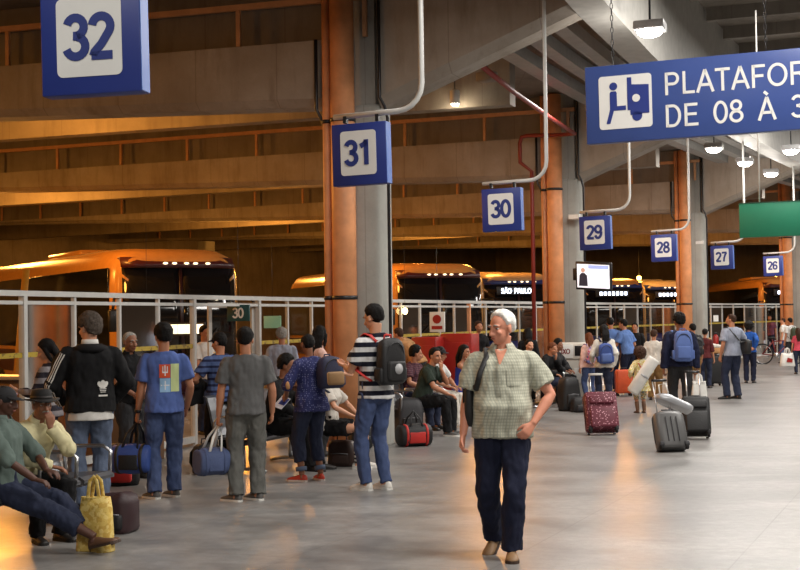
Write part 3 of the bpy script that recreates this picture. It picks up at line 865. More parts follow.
# ------------------------------------------------------------------ people
MALE = [(-.11, .09, .085, 0), (-.05, .160, .112, -.01), (.03, .165, .115, -.01), (.12, .157, .108, 0), (.20, .150, .102, 0), (.30, .162, .108, 0), (.38, .174, .112, 0),
        (.435, .182, .098, -.005), (.475, .166, .080, -.012), (.505, .122, .066, -.014), (.53, .076, .060, -.012), (.555, .056, .056, -.006)]
FEMALE = [(-.11, .09, .09, 0), (-.05, .168, .118, -.014), (.03, .165, .115, -.012), (.12, .140, .098, 0), (.20, .126, .088, 0), (.30, .142, .100, .008), (.37, .154, .112, .012),
          (.435, .158, .088, -.002), (.475, .144, .072, -.012), (.505, .104, .060, -.014), (.53, .064, .054, -.012), (.555, .050, .050, -.006)]
HAIRLINE = [(0, 40), (30, 38), (50, 28), (64, 6), (76, -20), (86, -12), (100, -2), (114, -36), (150, -50), (180, -52)]
def lerp_tab(tab, x):
    if x <= tab[0][0]: return tab[0][1:]
    for a, b in zip(tab, tab[1:]):
        if x <= b[0]:
            f = (x - a[0]) / (b[0] - a[0])
            return tuple(p + (q - p) * f for p, q in zip(a[1:], b[1:]))
    return tab[-1][1:]
def two_bone(a, c, l1, l2, hint):
    d = c - a; L = d.length
    mx = (l1 + l2) * .999
    if L > mx: c = a + d * (mx / L); d = c - a; L = mx
    u = d.normalized(); x = (l1 * l1 - l2 * l2 + L * L) / (2 * L)
    h = math.sqrt(max(0, l1 * l1 - x * x))
    n = V(hint) - u * V(hint).dot(u)
    n = n.normalized() if n.length > 1e-5 else u.orthogonal()
    return a + u * x + n * h, c
PEOPLE = {}
def person(key, label, px=None, fy=None, top=None, pos=None, H=None, face=0, vox=.012, sex='m', sk='tan', hair=('short', 'black'), pose=None, belly=0.0, wide=1.0,
           shirt=None, trousers=None, shoes=('shoe_dark', 'sole_dark'), collar=None, group='travellers waiting in the hall', extra=None, cat=None, name='person', child=False, eyes=None):
    """shirt = (material, sleeve, hem, ease); trousers = (material, length, width); pose in metres of a 1.75 m body facing +y"""
    P = dict(pelvis=(0, 0, .95), lean=0, side=0, twist=0, yaw=0, pitch=-6, roll=0,
             hl=(-.245, .03, .86), hr=(.245, .03, .86), el=(-.5, -1, 0), er=(.5, -1, 0), fl=(-.095, .0, .085), fr=(.095, .0, .085), kl=(-.15, 1, 0), kr=(.15, 1, 0),
             fyl=12, fyr=-12, fpl=0, fpr=0, curl=28, dl=None, dr=None, pl=None, pr=None, base=None)
    P.update(pose or {})
    if pos is None:
        g = ground(px, fy)
        if H is None:
            q = EYE + ray(px, top) * (g.y / ray(px, top).y)
            H = q.z / 1.0
            H = H / (P.get('tops', 1.75) / 1.75)
    else:
        g = V(pos)
    S = H / 1.75
    rz = -R_(face)
    T0 = Matrix.Rotation(-R_(P['twist'] * .3), 3, 'Z') @ Matrix.Rotation(-R_(P['lean'] * (.55 if P['base'] is None else P['base'])), 3, 'X') @ Matrix.Rotation(R_(P['side'] * .5), 3, 'Y')
    T1 = Matrix.Rotation(-R_(P['twist']), 3, 'Z') @ Matrix.Rotation(-R_(P['lean']), 3, 'X') @ Matrix.Rotation(R_(P['side']), 3, 'Y')
    q0, q1 = T0.to_quaternion(), T1.to_quaternion()
    def frame(t): return q0.slerp(q1, max(0, min(1, (t + .05) / .4))).to_matrix()
    pel = V(P['pelvis'])
    def spine(t):
        n = 10; p = pel.copy(); dt = t / n
        for i in range(n): p = p + frame((i + .5) * dt) @ V((0, 0, dt))
        return p
    TAB = MALE if sex == 'm' else FEMALE
    def tp(x, y, t): return spine(t) + frame(t) @ V((x, y, 0))
    def bel(t): return belly * math.exp(-((t - .12) / .13) ** 2)
    def rings(t0, t1, ease, n=24, steps=None, flare=0.0):
        out = []
        ts = [a[0] for a in TAB if t0 < a[0] < t1]
        for t in [t0] + ts + [t1]:
            hx, hy, cy = lerp_tab(TAB, max(t, -.06)) if t < -.06 else lerp_tab(TAB, t)
            hx = hx * wide + ease; hy = hy * (wide * .5 + .5) + ease; b = bel(t)
            if t < .0: hx += flare * (-t) / .1; hy += flare * (-t) / .1
            f = frame(t); c = spine(t) + f @ V((0, cy + b * .55, 0))
            rg = []
            for k in range(n):
                a = 2 * PI * k / n; cc, ss = math.cos(a), math.sin(a)
                rg.append(c + f @ V(((hx + b * .35) * math.copysign(abs(cc) ** .86, cc), (hy + b * .5) * math.copysign(abs(ss) ** .9, ss), 0)))
            out.append(rg)
        return out
    nb = spine(.53); nd = (frame(.5) @ V((0, 0, 1)) * .55 + V((0, 0, 1)) * .45 + frame(.5) @ V((0, .10, 0))).normalized()
    hc = nb + nd * .148
    bodyrot = Matrix.Rotation(-R_(P['twist'] + P['yaw']), 3, 'Z')
    HM = bodyrot @ Matrix.Rotation(R_(P['pitch']), 3, 'X') @ Matrix.Rotation(R_(P['roll']), 3, 'Y')
    hs = 1.0 if not child else 1.28
    def hp(x, y, z): return hc + HM @ (V((x, y, z)) * hs)
    # joints
    for n_, s_ in (('l', -1), ('r', 1)):
        if P['h' + n_] == 'chin': P['h' + n_] = hp(s_ * .035, .10, -.185); P['d' + n_] = HM @ V((-s_ * .1, .02, 1)); P['p' + n_] = HM @ V((0, -1, 0))
    sw = (.178 if sex == 'm' else .155) * wide
    J = {}
    for s, n in ((-1, 'l'), (1, 'r')):
        J['s' + n] = tp(s * sw, -.008, .452)
        J['h' + n] = pel + frame(0) @ V((s * .088 * wide, 0, -.03))
        e, w_ = two_bone(J['s' + n], V(P['h' + n]), .292, .262, P['e' + n]); J['e' + n] = e; J['w' + n] = w_
        k, a = two_bone(J['h' + n], V(P['f' + n]), .43, .425, P['k' + n]); J['k' + n] = k; J['a' + n] = a
    fem = sex != 'm'
    # --- body
    b = MB()
    b.rings(rings(-.07, .53, -.020))
    b.tube([tp(0, -.012, .47), tp(0, -.008, .53), hc + HM @ V((0, -.02, -.05))], [.062, .054 if not fem else .046, .054 if not fem else .047], 16)
    def head(q):
        E = lambda c, r: q.ell(hp(*c), tuple(x * hs for x in r), HM, 18, 12)
        E((0, -.012, .03), (.075, .095, .085)); E((0, .022, -.03), (.060, .070, .083)); E((0, .030, -.072), (.047 if not fem else .042, .050, .038)); E((0, .064, -.092), (.022, .018, .018))
        q.tube([hp(0, .084, .02), hp(0, .103, -.012), hp(0, .114, -.034), hp(0, .09, -.044)], [.010 * hs, .0125 * hs, .016 * hs, .011 * hs], 8)
        for s in (-1, 1):
            E((s * .014, .092, -.036), (.010, .012, .009))
            E((s * .031, .080, .024), (.026, .014, .010)); E((s * .036, .066, -.026), (.022, .020, .020))
            q.ell(hp(s * .077, -.006, -.008), (.010 * hs, .021 * hs, .033 * hs), HM @ Matrix.Rotation(R_(-12 * s), 3, 'Z'), 12, 8)
        E((0, .088, -.058), (.024, .009, .007)); E((0, .086, -.070), (.021, .009, .007))
    head(b)
    f_up, f_fa = (.052, .046) if not fem else (.044, .038)
    fing = MB()
    for s, n in ((-1, 'l'), (1, 'r')):
        sh, el, wr = J['s' + n], J['e' + n], J['w' + n]
        sl = shirt[1] if shirt else 'none'
        k1 = 1.0 if sl == 'none' else .74
        k2 = 1.0 if sl in ('none', 'short', 'dress') else .78
        if sl == 'none': b.ell(sh, .054 if not fem else .046)
        b.tube([sh, sh.lerp(el, .35), sh.lerp(el, .8), el, el.lerp(wr, .25), el.lerp(wr, .6), wr], [f_up * k1, f_up * .98 * (k1 + .1 if k1 < 1 else 1), f_up * .82 * max(k2, .86 if k2 < 1 else 1), f_up * .76 * k2, f_fa * .93 * k2, f_fa * .74 * (k2 if sl == 'long' else 1), f_fa * .56], 14)
        d = V(P['d' + n]).normalized() if P['d' + n] else (wr - el).normalized()
        pn = V(P['p' + n]) if P['p' + n] else V((-s, .25, 0))
        pn = pn - d * pn.dot(d)
        pn = pn.normalized() if pn.length > 1e-4 else d.orthogonal().normalized()
        wd = d.cross(pn) * s
        b.tube([wr - d * .012, wr + d * .02, wr + d * .055, wr + d * .088, wr + d * .096], [(.024, .017), (.031, .016), (.038, .015), (.037, .013), (.030, .009)], 14, ref=wd, power=2.6)
        J['p' + n] = wr + d * .085 + pn * .02
        tgt = b if vox <= .0075 else fing
        c0 = R_(P['curl'] if not isinstance(P['curl'], tuple) else P['curl'][0 if s < 0 else 1])
        for i, (off, L) in enumerate(((.0285, .072), (.0095, .080), (-.0095, .074), (-.0275, .058))):
            p0 = wr + d * (.086 - .006 * abs(i - 1.2)) + wd * off
            pts = [p0 - d * .02, p0]; ang = 0
            for fr, mul in ((.45, .75), (.31, 1.15), (.24, .8)):
                ang += c0 * mul
                sp_ = (off * .9 if ang < .6 else 0)
                pts.append(pts[-1] + (d * math.cos(ang) + pn * math.sin(ang) + wd * sp_ * 3).normalized() * L * fr)
            tgt.tube(pts, [.0095, .0092, .0086, .0080, .0062], 8)
        p0 = wr + d * .018 + wd * .018
        t1 = p0 + (d * .75 + wd * .62 + pn * .25).normalized() * .042
        t2 = t1 + (d * .88 + wd * .2 + pn * .42).normalized() * .034
        t3 = t2 + (d * .85 - wd * .05 + pn * .5).normalized() * .026
        tgt.tube([p0, t1, t2, t3], [.013, .0118, .0105, .0075], 8)
        hj, kn, an = J['h' + n], J['k' + n], J['a' + n]
        tr = .080 if not fem else .082
        b.tube([hj, hj.lerp(kn, .3), hj.lerp(kn, .8), kn, kn.lerp(an, .28), kn.lerp(an, .65), an], [tr, tr * .98, .060, .054, .055, .042, .034], 16)
        b.tube([an + V((0, -.03, -.03)), an + V((0, .04, -.045))], [.035, .033], 10)
    def scale(me): me.transform(Matrix.Diagonal((S, S, S, 1)))
    me = voxel_mesh(b, 'body', vox, 2 if vox < .0075 else 1, .5)
    if fing.v:
        bm = bmesh.new(); bm.from_mesh(me); fm = fing.mesh('f'); bm.from_mesh(fm); bm.to_mesh(me); bm.free(); bpy.data.meshes.remove(fm)
        me.polygons.foreach_set('use_smooth', [True] * len(me.polygons))
    scale(me)
    SK = SKINS[sk]
    ob = put(name, me, SK, None, g, rz)
    tag(ob, label, cat or ('person' if not child else 'child'), group)
    def kid(nm, mb, m, vx=None, wr=0, seed=1.0, it=2, parent=None, fr=9):
        me = voxel_mesh(mb, nm, vx, it) if vx else mb.mesh(nm)
        if wr: wrinkle(me, wr, fr, seed)
        scale(me)
        return put(nm, me, m, parent or ob)
    seed = len(PEOPLE) * 1.37
    cv = max(vox, .010)
    # --- shirt
    sob = None
    if shirt:
        m, sleeve, hem, ease = shirt
        q = MB(); q.rings(rings(hem, .532 if sleeve != 'none' else .40, ease, flare=.03))
        if fem and sleeve != 'dress':
            for s in (-1, 1): q.ell(tp(s * .07, .085, .35), (.058, .05, .055))
        for s, n in ((-1, 'l'), (1, 'r')):
            sh, el, wr = J['s' + n], J['e' + n], J['w' + n]
            if sleeve in ('none',): continue
            up = f_up + ease * .8 + .004
            q.ell(sh + frame(.45) @ V((-s * .006, 0, -.004)), up - .005)
            if sleeve == 'short':
                q.tube([sh, sh.lerp(el, .3), sh.lerp(el, .74)], [up - .004, up + .003, up + .010], 16)
            elif sleeve == 'half':
                q.tube([sh, sh.lerp(el, .4), el, el.lerp(wr, .12)], [up - .004, up, up + .002, up], 16); q.ell(el, up)
            else:
                q.tube([sh, sh.lerp(el, .4), el, el.lerp(wr, .5), el.lerp(wr, .93), el.lerp(wr, .97)], [up - .004, up - .002, up - .006, f_fa + ease * .6, f_fa * .62 + ease + .004, f_fa * .6 + ease * .6], 16); q.ell(el, up - .003)
        sob = kid('shirt' if ease < .024 else 'jacket', q, m, cv, .015, seed, 2, fr=12)
        if collar:
            c = MB(); rg = []
            gap, cm, wid = collar
            for k in range(25):
                a = R_(gap + (360 - 2 * gap) * k / 24)
                def cp(r, t): return tp(math.sin(a) * r * (1.0 if not fem else .9), math.cos(a) * r * .95 - .012, t)
                rg.append([cp(.062, .535), cp(.064, .575 - .012 * math.cos(a)), cp(.070, .575 - .012 * math.cos(a)), cp(.072 + wid, .527 - .02 * max(0, math.cos(a))), cp(.064 + wid, .522 - .02 * max(0, math.cos(a)))])
            c.rings(rg); kid('collar', c, cm, parent=sob)
    # --- trousers
    tob = None
    if trousers:
        m, ln, wid = trousers
        q = MB(); q.rings(rings(-.085, .125, .006))
        q.ell(pel + frame(0) @ V((0, -.005, -.06)), (.135 * wide, .116, .075), frame(0))
        for s, n in ((-1, 'l'), (1, 'r')):
            hj, kn, an = J['h' + n], J['k' + n], J['a' + n]
            e = .012 + wid
            pts = [hj, hj.lerp(kn, .3), hj.lerp(kn, .8), kn]; rad = [.082 + e, .080 + e, .060 + e, .055 + e]
            if ln > .55:
                end = (ln - .5) / .5
                for f, r in ((.3, .055 + e), (.65, .044 + e * 1.15), (1.0, .040 + e * 1.25)):
                    if f * .999 <= end: pts.append(kn.lerp(an, f)); rad.append(r)
                if end >= 1: pts.append(an + (an - kn).normalized() * .018); rad.append(.043 + e * 1.35)
            else:
                pts = [hj, hj.lerp(kn, .4), hj.lerp(kn, ln * 2)]; rad = [.086 + e, .084 + e, .076 + e]
            q.tube(pts, rad, 16)
        tob = kid('trousers', q, m, cv, .015, seed + 3, 2, fr=14)
    # --- shoes
    if shoes:
        for s, n in ((-1, 'l'), (1, 'r')):
            an = J['a' + n]
            FM = Matrix.Rotation(-R_(P['fy' + n] * -1 if False else -P['fy' + n]), 3, 'Z') @ Matrix.Rotation(R_(P['fp' + n]), 3, 'X')
            if 'fm' + n in P: FM = P['fm' + n]
            def fp(x, y, z): return an + FM @ V((x, y, z - .085))
            up = MB(); so = MB(); rg = []; sr = []
            for y, hw, h in ((-.068, .020, .055), (-.058, .031, .078), (-.02, .036, .088), (.03, .039, .082), (.08, .043, .066), (.13, .046, .054), (.165, .042, .046), (.188, .028, .036), (.196, .012, .026)):
                rg.append([fp(hw * math.cos(a) * (1 if math.sin(a) < .3 else .86), y, .018 + (h - .018) * max(0, (math.sin(a) + .35) / 1.35) if math.sin(a) > -.35 else .018) for a in [2 * PI * k / 16 for k in range(16)]])
                sr.append([fp(-hw * 1.1, y, 0), fp(hw * 1.1, y, 0), fp(hw * 1.08, y, .022), fp(-hw * 1.08, y, .022)])
            up.rings(rg); so.rings(sr, smooth=False)
            if len(shoes) > 2 and shoes[2] == 'boot':
                kn = J['k' + n]
                up.tube([an + (kn - an) * .55, an + (kn - an) * .3, an, fp(0, 0, .03)], [.062, .058, .048, .04], 14)
            o = kid('shoe', up, MATS[shoes[0]]); kid('sole', so, MATS[shoes[1]], parent=o)
            if len(shoes) > 2 and shoes[2] == 'lace':
                l = MB()
                for k in range(4): l.tube([fp(-.022, .035 + .02 * k, .084 - .006 * k), fp(.022, .035 + .02 * k, .084 - .006 * k)], .0045, 6)
                kid('lace', l, MATS['white_cloth'], parent=o)
    # --- hair
    st, hcx = hair
    HMAT = HAIRS[hcx] if hcx in HAIRS else None
    def hair_shell(thick, line_shift=0, nz=.004, front=1.0):
        q = MB(); nu, nv = 40, 26; vs = []; fs = []
        for i in range(nv + 1):
            el_ = 90 - 165 * i / nv
            for k in range(nu):
                az = -180 + 360 * k / nu
                ce, se = math.cos(R_(el_)), math.sin(R_(el_))
                dv = V((ce * math.sin(R_(az)), ce * math.cos(R_(az)), se))
                r0 = 1 / math.sqrt((dv.x / .0775) ** 2 + (dv.y / .097) ** 2 + (dv.z / (.087 if dv.z > 0 else .115)) ** 2)
                hl = lerp_tab(HAIRLINE, abs(az))[0] + line_shift
                msk = max(0, min(1, (el_ - hl) / 9 + .3))
                tt = thick[0] + (thick[1] - thick[0]) * max(0, se)
                tt *= (.55 + .45 * min(1, abs(az) / 60))
                r = r0 * .86 * (1 - msk) + (r0 + tt + nz * (noise.noise(dv * 9 + V((seed, 0, 0))) + .6 * noise.noise(dv * 21))) * msk
                p = dv * r
                vs.append(hp(p.x, p.y - .012, p.z + .03))
        for i in range(nv):
            for k in range(nu):
                k2 = (k + 1) % nu
                fs.append((i * nu + k, (i + 1) * nu + k, (i + 1) * nu + k2, i * nu + k2))
        fs.append(tuple(nv * nu + k for k in range(nu)))
        q.add(vs, fs); return q
    if st in ('short', 'crop', 'thick', 'long', 'curly', 'fringe', 'pony', 'wavy', 'grey', 'full'):
        thick = {'short': (.010, .024), 'crop': (.004, .008), 'thick': (.018, .040), 'long': (.014, .022), 'full': (.026, .046), 'curly': (.06, .07), 'fringe': (.014, .030), 'pony': (.008, .014), 'wavy': (.024, .030), 'grey': (.012, .022)}[st]
        q = hair_shell(thick, {'curly': -12, 'fringe': -8, 'long': -10, 'grey': 9}.get(st, 0), {'curly': .016, 'wavy': .009, 'thick': .008, 'grey': .006, 'full': .011}.get(st, .004))
        if st in ('long', 'wavy'):
            L = P.get('hairlen', .30)
            bk = frame(.4) @ V((0, -.03, 0))
            pts = [hp(0, -.06, .06), hp(0, -.085, -.02), hp(0, -.075, -.10) + bk, hp(0, -.07, -.10) + bk * 1.3 - V((0, 0, L * .5)), hp(0, -.06, -.10) + bk * 1.2 - V((0, 0, L))]
            q.tube(pts, [(.075, .05), (.085, .045), (.09, .04), (.085, .034), (.05, .02)], 16, ref=HM @ V((1, 0, 0)), power=2.4)
            for s in (-1, 1):
                q.tube([hp(s * .055, .02, .075), hp(s * .082, -.005, .0), hp(s * .085, -.02, -.09), hp(s * .08, -.03, -.16)], [.02, .026, .026, .014], 10)
        if st == 'pony':
            q.ell(hp(0, -.115, .03), (.035, .035, .035)); q.tube([hp(0, -.115, .03), hp(0, -.15, -.03), hp(0, -.14, -.14)], [.02, .028, .012], 10)
        hob = kid('hair', q, HMAT, max(.008, vox * .8), .004 if st != 'curly' else .010, seed, 1, fr=45 if st != 'curly' else 30)
    # --- face detail on the nearer figures
    if eyes:
        for s in (-1, 1):
            e = MB(); e.ell(hp(s * .031, .0715, .006), (.0125 * hs, .010 * hs, .0075 * hs), HM, 12, 8)
            eo = kid('eye', e, MATS['eye_white'])
            e = MB(); e.ell(hp(s * .031, .0795, .006), (.0058 * hs, .0035 * hs, .0058 * hs), HM, 10, 6); kid('iris', e, MATS['eye_dark'], parent=eo)
            e = MB(); e.tube([hp(s * .012, .094, .026), hp(s * .03, .096, .032), hp(s * .052, .082, .026)], [.004, .0055, .0035], 8)
            kid('eyebrow', e, HAIRS[eyes])
        e = MB(); e.tube([hp(-.022, .092, -.064), hp(-.008, .0985, -.0625), hp(.008, .0985, -.0625), hp(.022, .092, -.064)], [.0025, .005, .005, .0025], 8)
        kid('lips', e, MATS['lips'])
    info = dict(ob=ob, S=S, rz=rz, g=g, J=J, tp=tp, hp=hp, HM=HM, kid=kid, frame=frame, spine=spine, shirt=sob, trousers=tob, P=P)
    RM = Matrix.Rotation(rz, 3, 'Z')
    info['W'] = lambda p: g + RM @ (V(p) * S)
    info['RM'] = RM
    PEOPLE[key] = info
    return info

def hat_cap(I, m, visor_m=None, back=False):
    q = MB(); hp = I['hp']; HM = I['HM']
    q.ell(hp(0, -.010, .042), (.083, .105, .082), HM, 24, 14)
    o = I['kid']('cap', q, m)
    v = MB(); rg = []
    for k in range(13):
        a = R_(-62 + 124 * k / 12); sgn = -1 if back else 1
        def c(r, z): return hp(math.sin(a) * .080 * (1 if r < .1 else 1.02), sgn * (math.cos(a) * r * 1.02) - .01, z)
        rg.append([c(.095, .052), c(.17, .036), c(.17, .031), c(.095, .046)])
    v.rings(rg); I['kid']('visor', v, visor_m or m, parent=o)
    return o
def hat_wide(I, m, band):
    hp = I['hp']; q = MB()
    def ring(rx, ry, z, w=0): return [hp(rx * math.cos(a), ry * math.sin(a) - .008, z + w * math.cos(2 * a)) for a in [2 * PI * k / 32 for k in range(32)]]
    q.rings([ring(.15, .165, .044, .014), ring(.155, .172, .05, .014), ring(.10, .118, .056, .004), ring(.09, .108, .062), ring(.088, .105, .10), ring(.08, .095, .135), ring(.05, .065, .146)])
    o = I['kid']('hat', q, m)
    b = MB(); b.rings([ring(.091, .109, .060), ring(.094, .112, .061), ring(.093, .111, .084), ring(.089, .106, .085)]); I['kid']('hat_band', b, band, parent=o)
def decal(I, target, nm, m, x0, x1, t0, t1, side=-1, off=.004, n=8, taper=1.0):
    """printed patch laid on the back (side -1) or front (+1) of a shirt; x across, t up the spine"""
    me = target.data; bv = BVHTree.FromPolygons([q.co for q in me.vertices], [p.vertices for p in me.polygons])
    S = I['S']; vs = []; fs = []
    for i in range(n + 1):
        for j in range(n + 1):
            t = t0 + (t1 - t0) * j / n; x = x0 + (x1 - x0) * i / n
            if taper != 1.0: x = (x0 + x1) / 2 + (x - (x0 + x1) / 2) * (taper + (1 - taper) * j / n)
            f = I['frame'](t); o = (I['spine'](t) + f @ V((x, side * .5, 0))) * S; d = f @ V((0, -side, 0))
            h = bv.ray_cast(o, d)
            if h[0] is None: return None
            vs.append(h[0] - d * off)
    for i in range(n):
        for j in range(n):
            a = i * (n + 1) + j; fs.append((a, a + 1, a + n + 2, a + n + 1))
    q = MB(); q.add(vs, fs)
    return put(nm, q.mesh(nm), m, I['ob'])
def sleeve_stripes(I, target, m, side='l', offs=(-.022, 0, .022), wdt=.011, outv=None, f0=.02):
    me = target.data; bv = BVHTree.FromPolygons([q.co for q in me.vertices], [p.vertices for p in me.polygons])
    S = I['S']; J = I['J']; sh, el, wr = J['s' + side], J['e' + side], J['w' + side]
    out = V(outv) if outv else V((-1 if side == 'l' else 1, -.5, .3))
    for o_ in offs:
        vs = []; fs = []
        N = 22
        for k in range(N + 1):
            f = k / N
            c = sh.lerp(el, f * 2) if f < .5 else el.lerp(wr, (f - .5) * 2 * .9)
            ax = (el - sh).normalized() if f < .45 else ((wr - el).normalized() if f > .55 else (wr - sh).normalized())
            o2 = (out - ax * out.dot(ax)).normalized(); w2 = ax.cross(o2)
            for e in (-.5, .5):
                p = (c + w2 * (o_ + e * wdt)) * S
                h = bv.ray_cast(p + o2 * .4, -o2)
                vs.append((h[0] if h[0] is not None else p + o2 * .06) + o2 * .004)
        for k in range(N): fs.append((2 * k, 2 * k + 1, 2 * k + 3, 2 * k + 2))
        q = MB(); q.add(vs, fs); put('sleeve_stripe', q.mesh('sleeve_stripe'), m, I['ob'])
def worn_backpack(I, label, m, trim, w=.30, h=.44, d=.17, t=.02, x=0.0, straps='lr', accent=None, side=-1, emblem=None, group=None, yoff=.0, kind='backpack'):
    """rucksack on the back: its own thing, placed in the wearer's torso frame"""
    S = I['S']; f = I['frame'](.25); base = I['spine'](t) + f @ V((x, -.125 - d / 2 + yoff, 0))
    t_ = thing(kind, label, 'bag', I['W'](base), 0, group)
    M = (I['RM'] @ f)
    t_.rotation_euler = M.to_euler()
    fi = f.inverted()
    def L(p): return (fi @ (V(p) - base)) * S
    b = part('body', m, t_, lambda q: loft_box(q, w * S, d * S, h * S, .04, [(0, .72), (.03, .9), (.1, 1), (.5, 1.0), (.8, .93), (.92, .8), (.98, .55), (1, .3)], power=3.4))
    wrinkle(b.data, .010, 9, w * 31)
    part('front_pocket', accent or m, t_, lambda q: q.box((0, -d * S * .5, h * S * .3), (w * S * .74, d * S * .3, h * S * .42), bevel=.03 * S, seg=3))
    part('zip', plain('zip_dark', (20, 20, 22), .5), t_, lambda q: q.tube([(w * S * .40 * math.cos(a), -d * S * .36 - d * S * .12 * math.sin(a), h * S * (.50 + .40 * math.sin(a))) for a in [PI * k / 12 for k in range(13)]], .006, 6))
    part('top_handle', trim, t_, lambda q: q.tube([(-.05 * S, d * S * .2, h * S * .96), (-.04 * S, d * S * .2, h * S * 1.06), (.04 * S, d * S * .2, h * S * 1.06), (.05 * S, d * S * .2, h * S * .96)], .009 * S, 8))
    for s, n in ((-1, 'l'), (1, 'r')):
        if n not in straps: continue
        pts = [I['tp'](s * .075 + x * .5, -.105, .455), I['tp'](s * .115, -.06, .515), I['tp'](s * .122, .01, .53), I['tp'](s * .124, .075, .485), I['tp'](s * .128, .125, .40), I['tp'](s * .145, .125, .30), I['tp'](s * .175, .06, .18), I['tp'](s * .15 + x * .4, -.10, .09)]
        part('shoulder_strap', trim, t_, lambda q: q.tube([L(p) for p in pts], [(.026 * S, .008 * S)] * len(pts), 8, ref=(1, 0, 0)))
        part('side_pocket', m, t_, lambda q: q.box((s * w * S * .5, 0, h * S * .22), (.05 * S, d * S * .6, h * S * .3), bevel=.02 * S))
    if emblem:
        part('emblem', emblem, t_, lambda q: q.tube([(0, -d * S * .665, h * S * .34), (0, -d * S * .68, h * S * .34)], .05 * S, 20))
    return t_, L
def shoulder_bag(I, label, m, trim, side=1, w=.34, h=.26, d=.13, t=-.05, y=-.02, cross=True, kind='shoulder_bag', out=.03, opp=None):
    """bag at one hip, strap over the opposite (cross) or same shoulder"""
    S = I['S']; f = I['frame'](.2)
    base = I['spine'](t) + f @ V((side * (.175 + d / 2 + out), y, 0))
    t_ = thing(kind, label, 'bag', I['W'](base), 0)
    M = I['RM'] @ f @ Matrix.Rotation(R_(90), 3, 'Z')
    t_.rotation_euler = M.to_euler(); fi = (f @ Matrix.Rotation(R_(90), 3, 'Z')).inverted()
    def L(p): return (fi @ (V(p) - base)) * S
    b = part('body', m, t_, lambda q: loft_box(q, w * S, d * S, h * S, .04, [(0, .8), (.04, .95), (.3, 1.03), (.7, .98), (.92, .85), (1, .6)], power=3.2))
    wrinkle(b.data, .014, 8, w * 17)
    part('flap', trim, t_, lambda q: q.box((0, -side * d * S * .45, h * S * .68), (w * S * .8, d * S * .3, h * S * .5), bevel=.02 * S))
    e = -side if cross else side
    top = .53
    pts = [I['tp'](side * .19, y + .10, t + h * .85), I['tp'](side * .12 if cross else side * .17, .155, .24), I['tp'](e * .02 if cross else e * .14, .15, .36), I['tp'](e * .10, .09, .475), I['tp'](e * .115, .01, top + .005), I['tp'](e * .105, -.09, .49),
           I['tp'](e * .02 if cross else e * .14, -.145, .36), I['tp'](side * .12 if cross else side * .17, -.145, .22), I['tp'](side * .19, y - .12, t + h * .85)]
    part('strap', trim, t_, lambda q: q.tube([L(p) for p in pts], [(.02 * S, .007 * S)] * len(pts), 8, ref=(fi @ V((1, 0, 0)))))
    return t_
def held(I, hand, dz=0.0):
    return I['W'](I['J']['p' + hand]) + V((0, 0, dz))
# ------------------------------------------------------------------ cloth, skin and hair in use
SKINS = {'tan': skin('tan', (178, 122, 92)), 'brown': skin('brown', (136, 90, 66)), 'light': skin('light', (206, 152, 122)), 'dark': skin('dark', (84, 54, 42)), 'ruddy': skin('ruddy', (204, 138, 112))}
def hairm(n, rgb): return mat('hair_' + n, srgb(*rgb), .7, 0, .4, 60, .6, 140, .2)
HAIRS = {'black': hairm('black', (16, 13, 12)), 'brown': hairm('brown', (62, 40, 28)), 'grey': hairm('grey', (150, 146, 140)), 'white': mat('hair_white', srgb(236, 235, 230), .7, 0, .12, 60, .6, 140, .2), 'mixed': hairm('mixed', (76, 66, 58)), 'auburn': hairm('auburn', (104, 58, 34)), 'blond': hairm('blond', (176, 140, 92))}
MATS = dict(
    shoe_dark=plain('shoe_dark', (34, 30, 28), .5), sole_dark=plain('sole_dark', (30, 28, 27), .7), shoe_white=plain('shoe_white', (214, 210, 202), .6), sole_white=plain('sole_white', (222, 220, 214), .6),
    shoe_brown=plain('shoe_brown', (96, 66, 46), .55), sole_brown=plain('sole_brown', (62, 44, 32), .7), shoe_grey=plain('shoe_grey', (86, 84, 82), .6), shoe_red=plain('shoe_red', (186, 58, 38), .6), sole_red=plain('sole_red', (206, 190, 180), .6), shoe_tan=plain('shoe_tan', (128, 98, 66), .6),
    white_cloth=cloth('white_cloth', (214, 212, 206)), eye_white=plain('eye_white', (205, 198, 190), .25, var=.02), eye_dark=plain('eye_dark', (36, 24, 18), .2, var=.02), lips=plain('lips', (150, 84, 72), .5))
C = {}
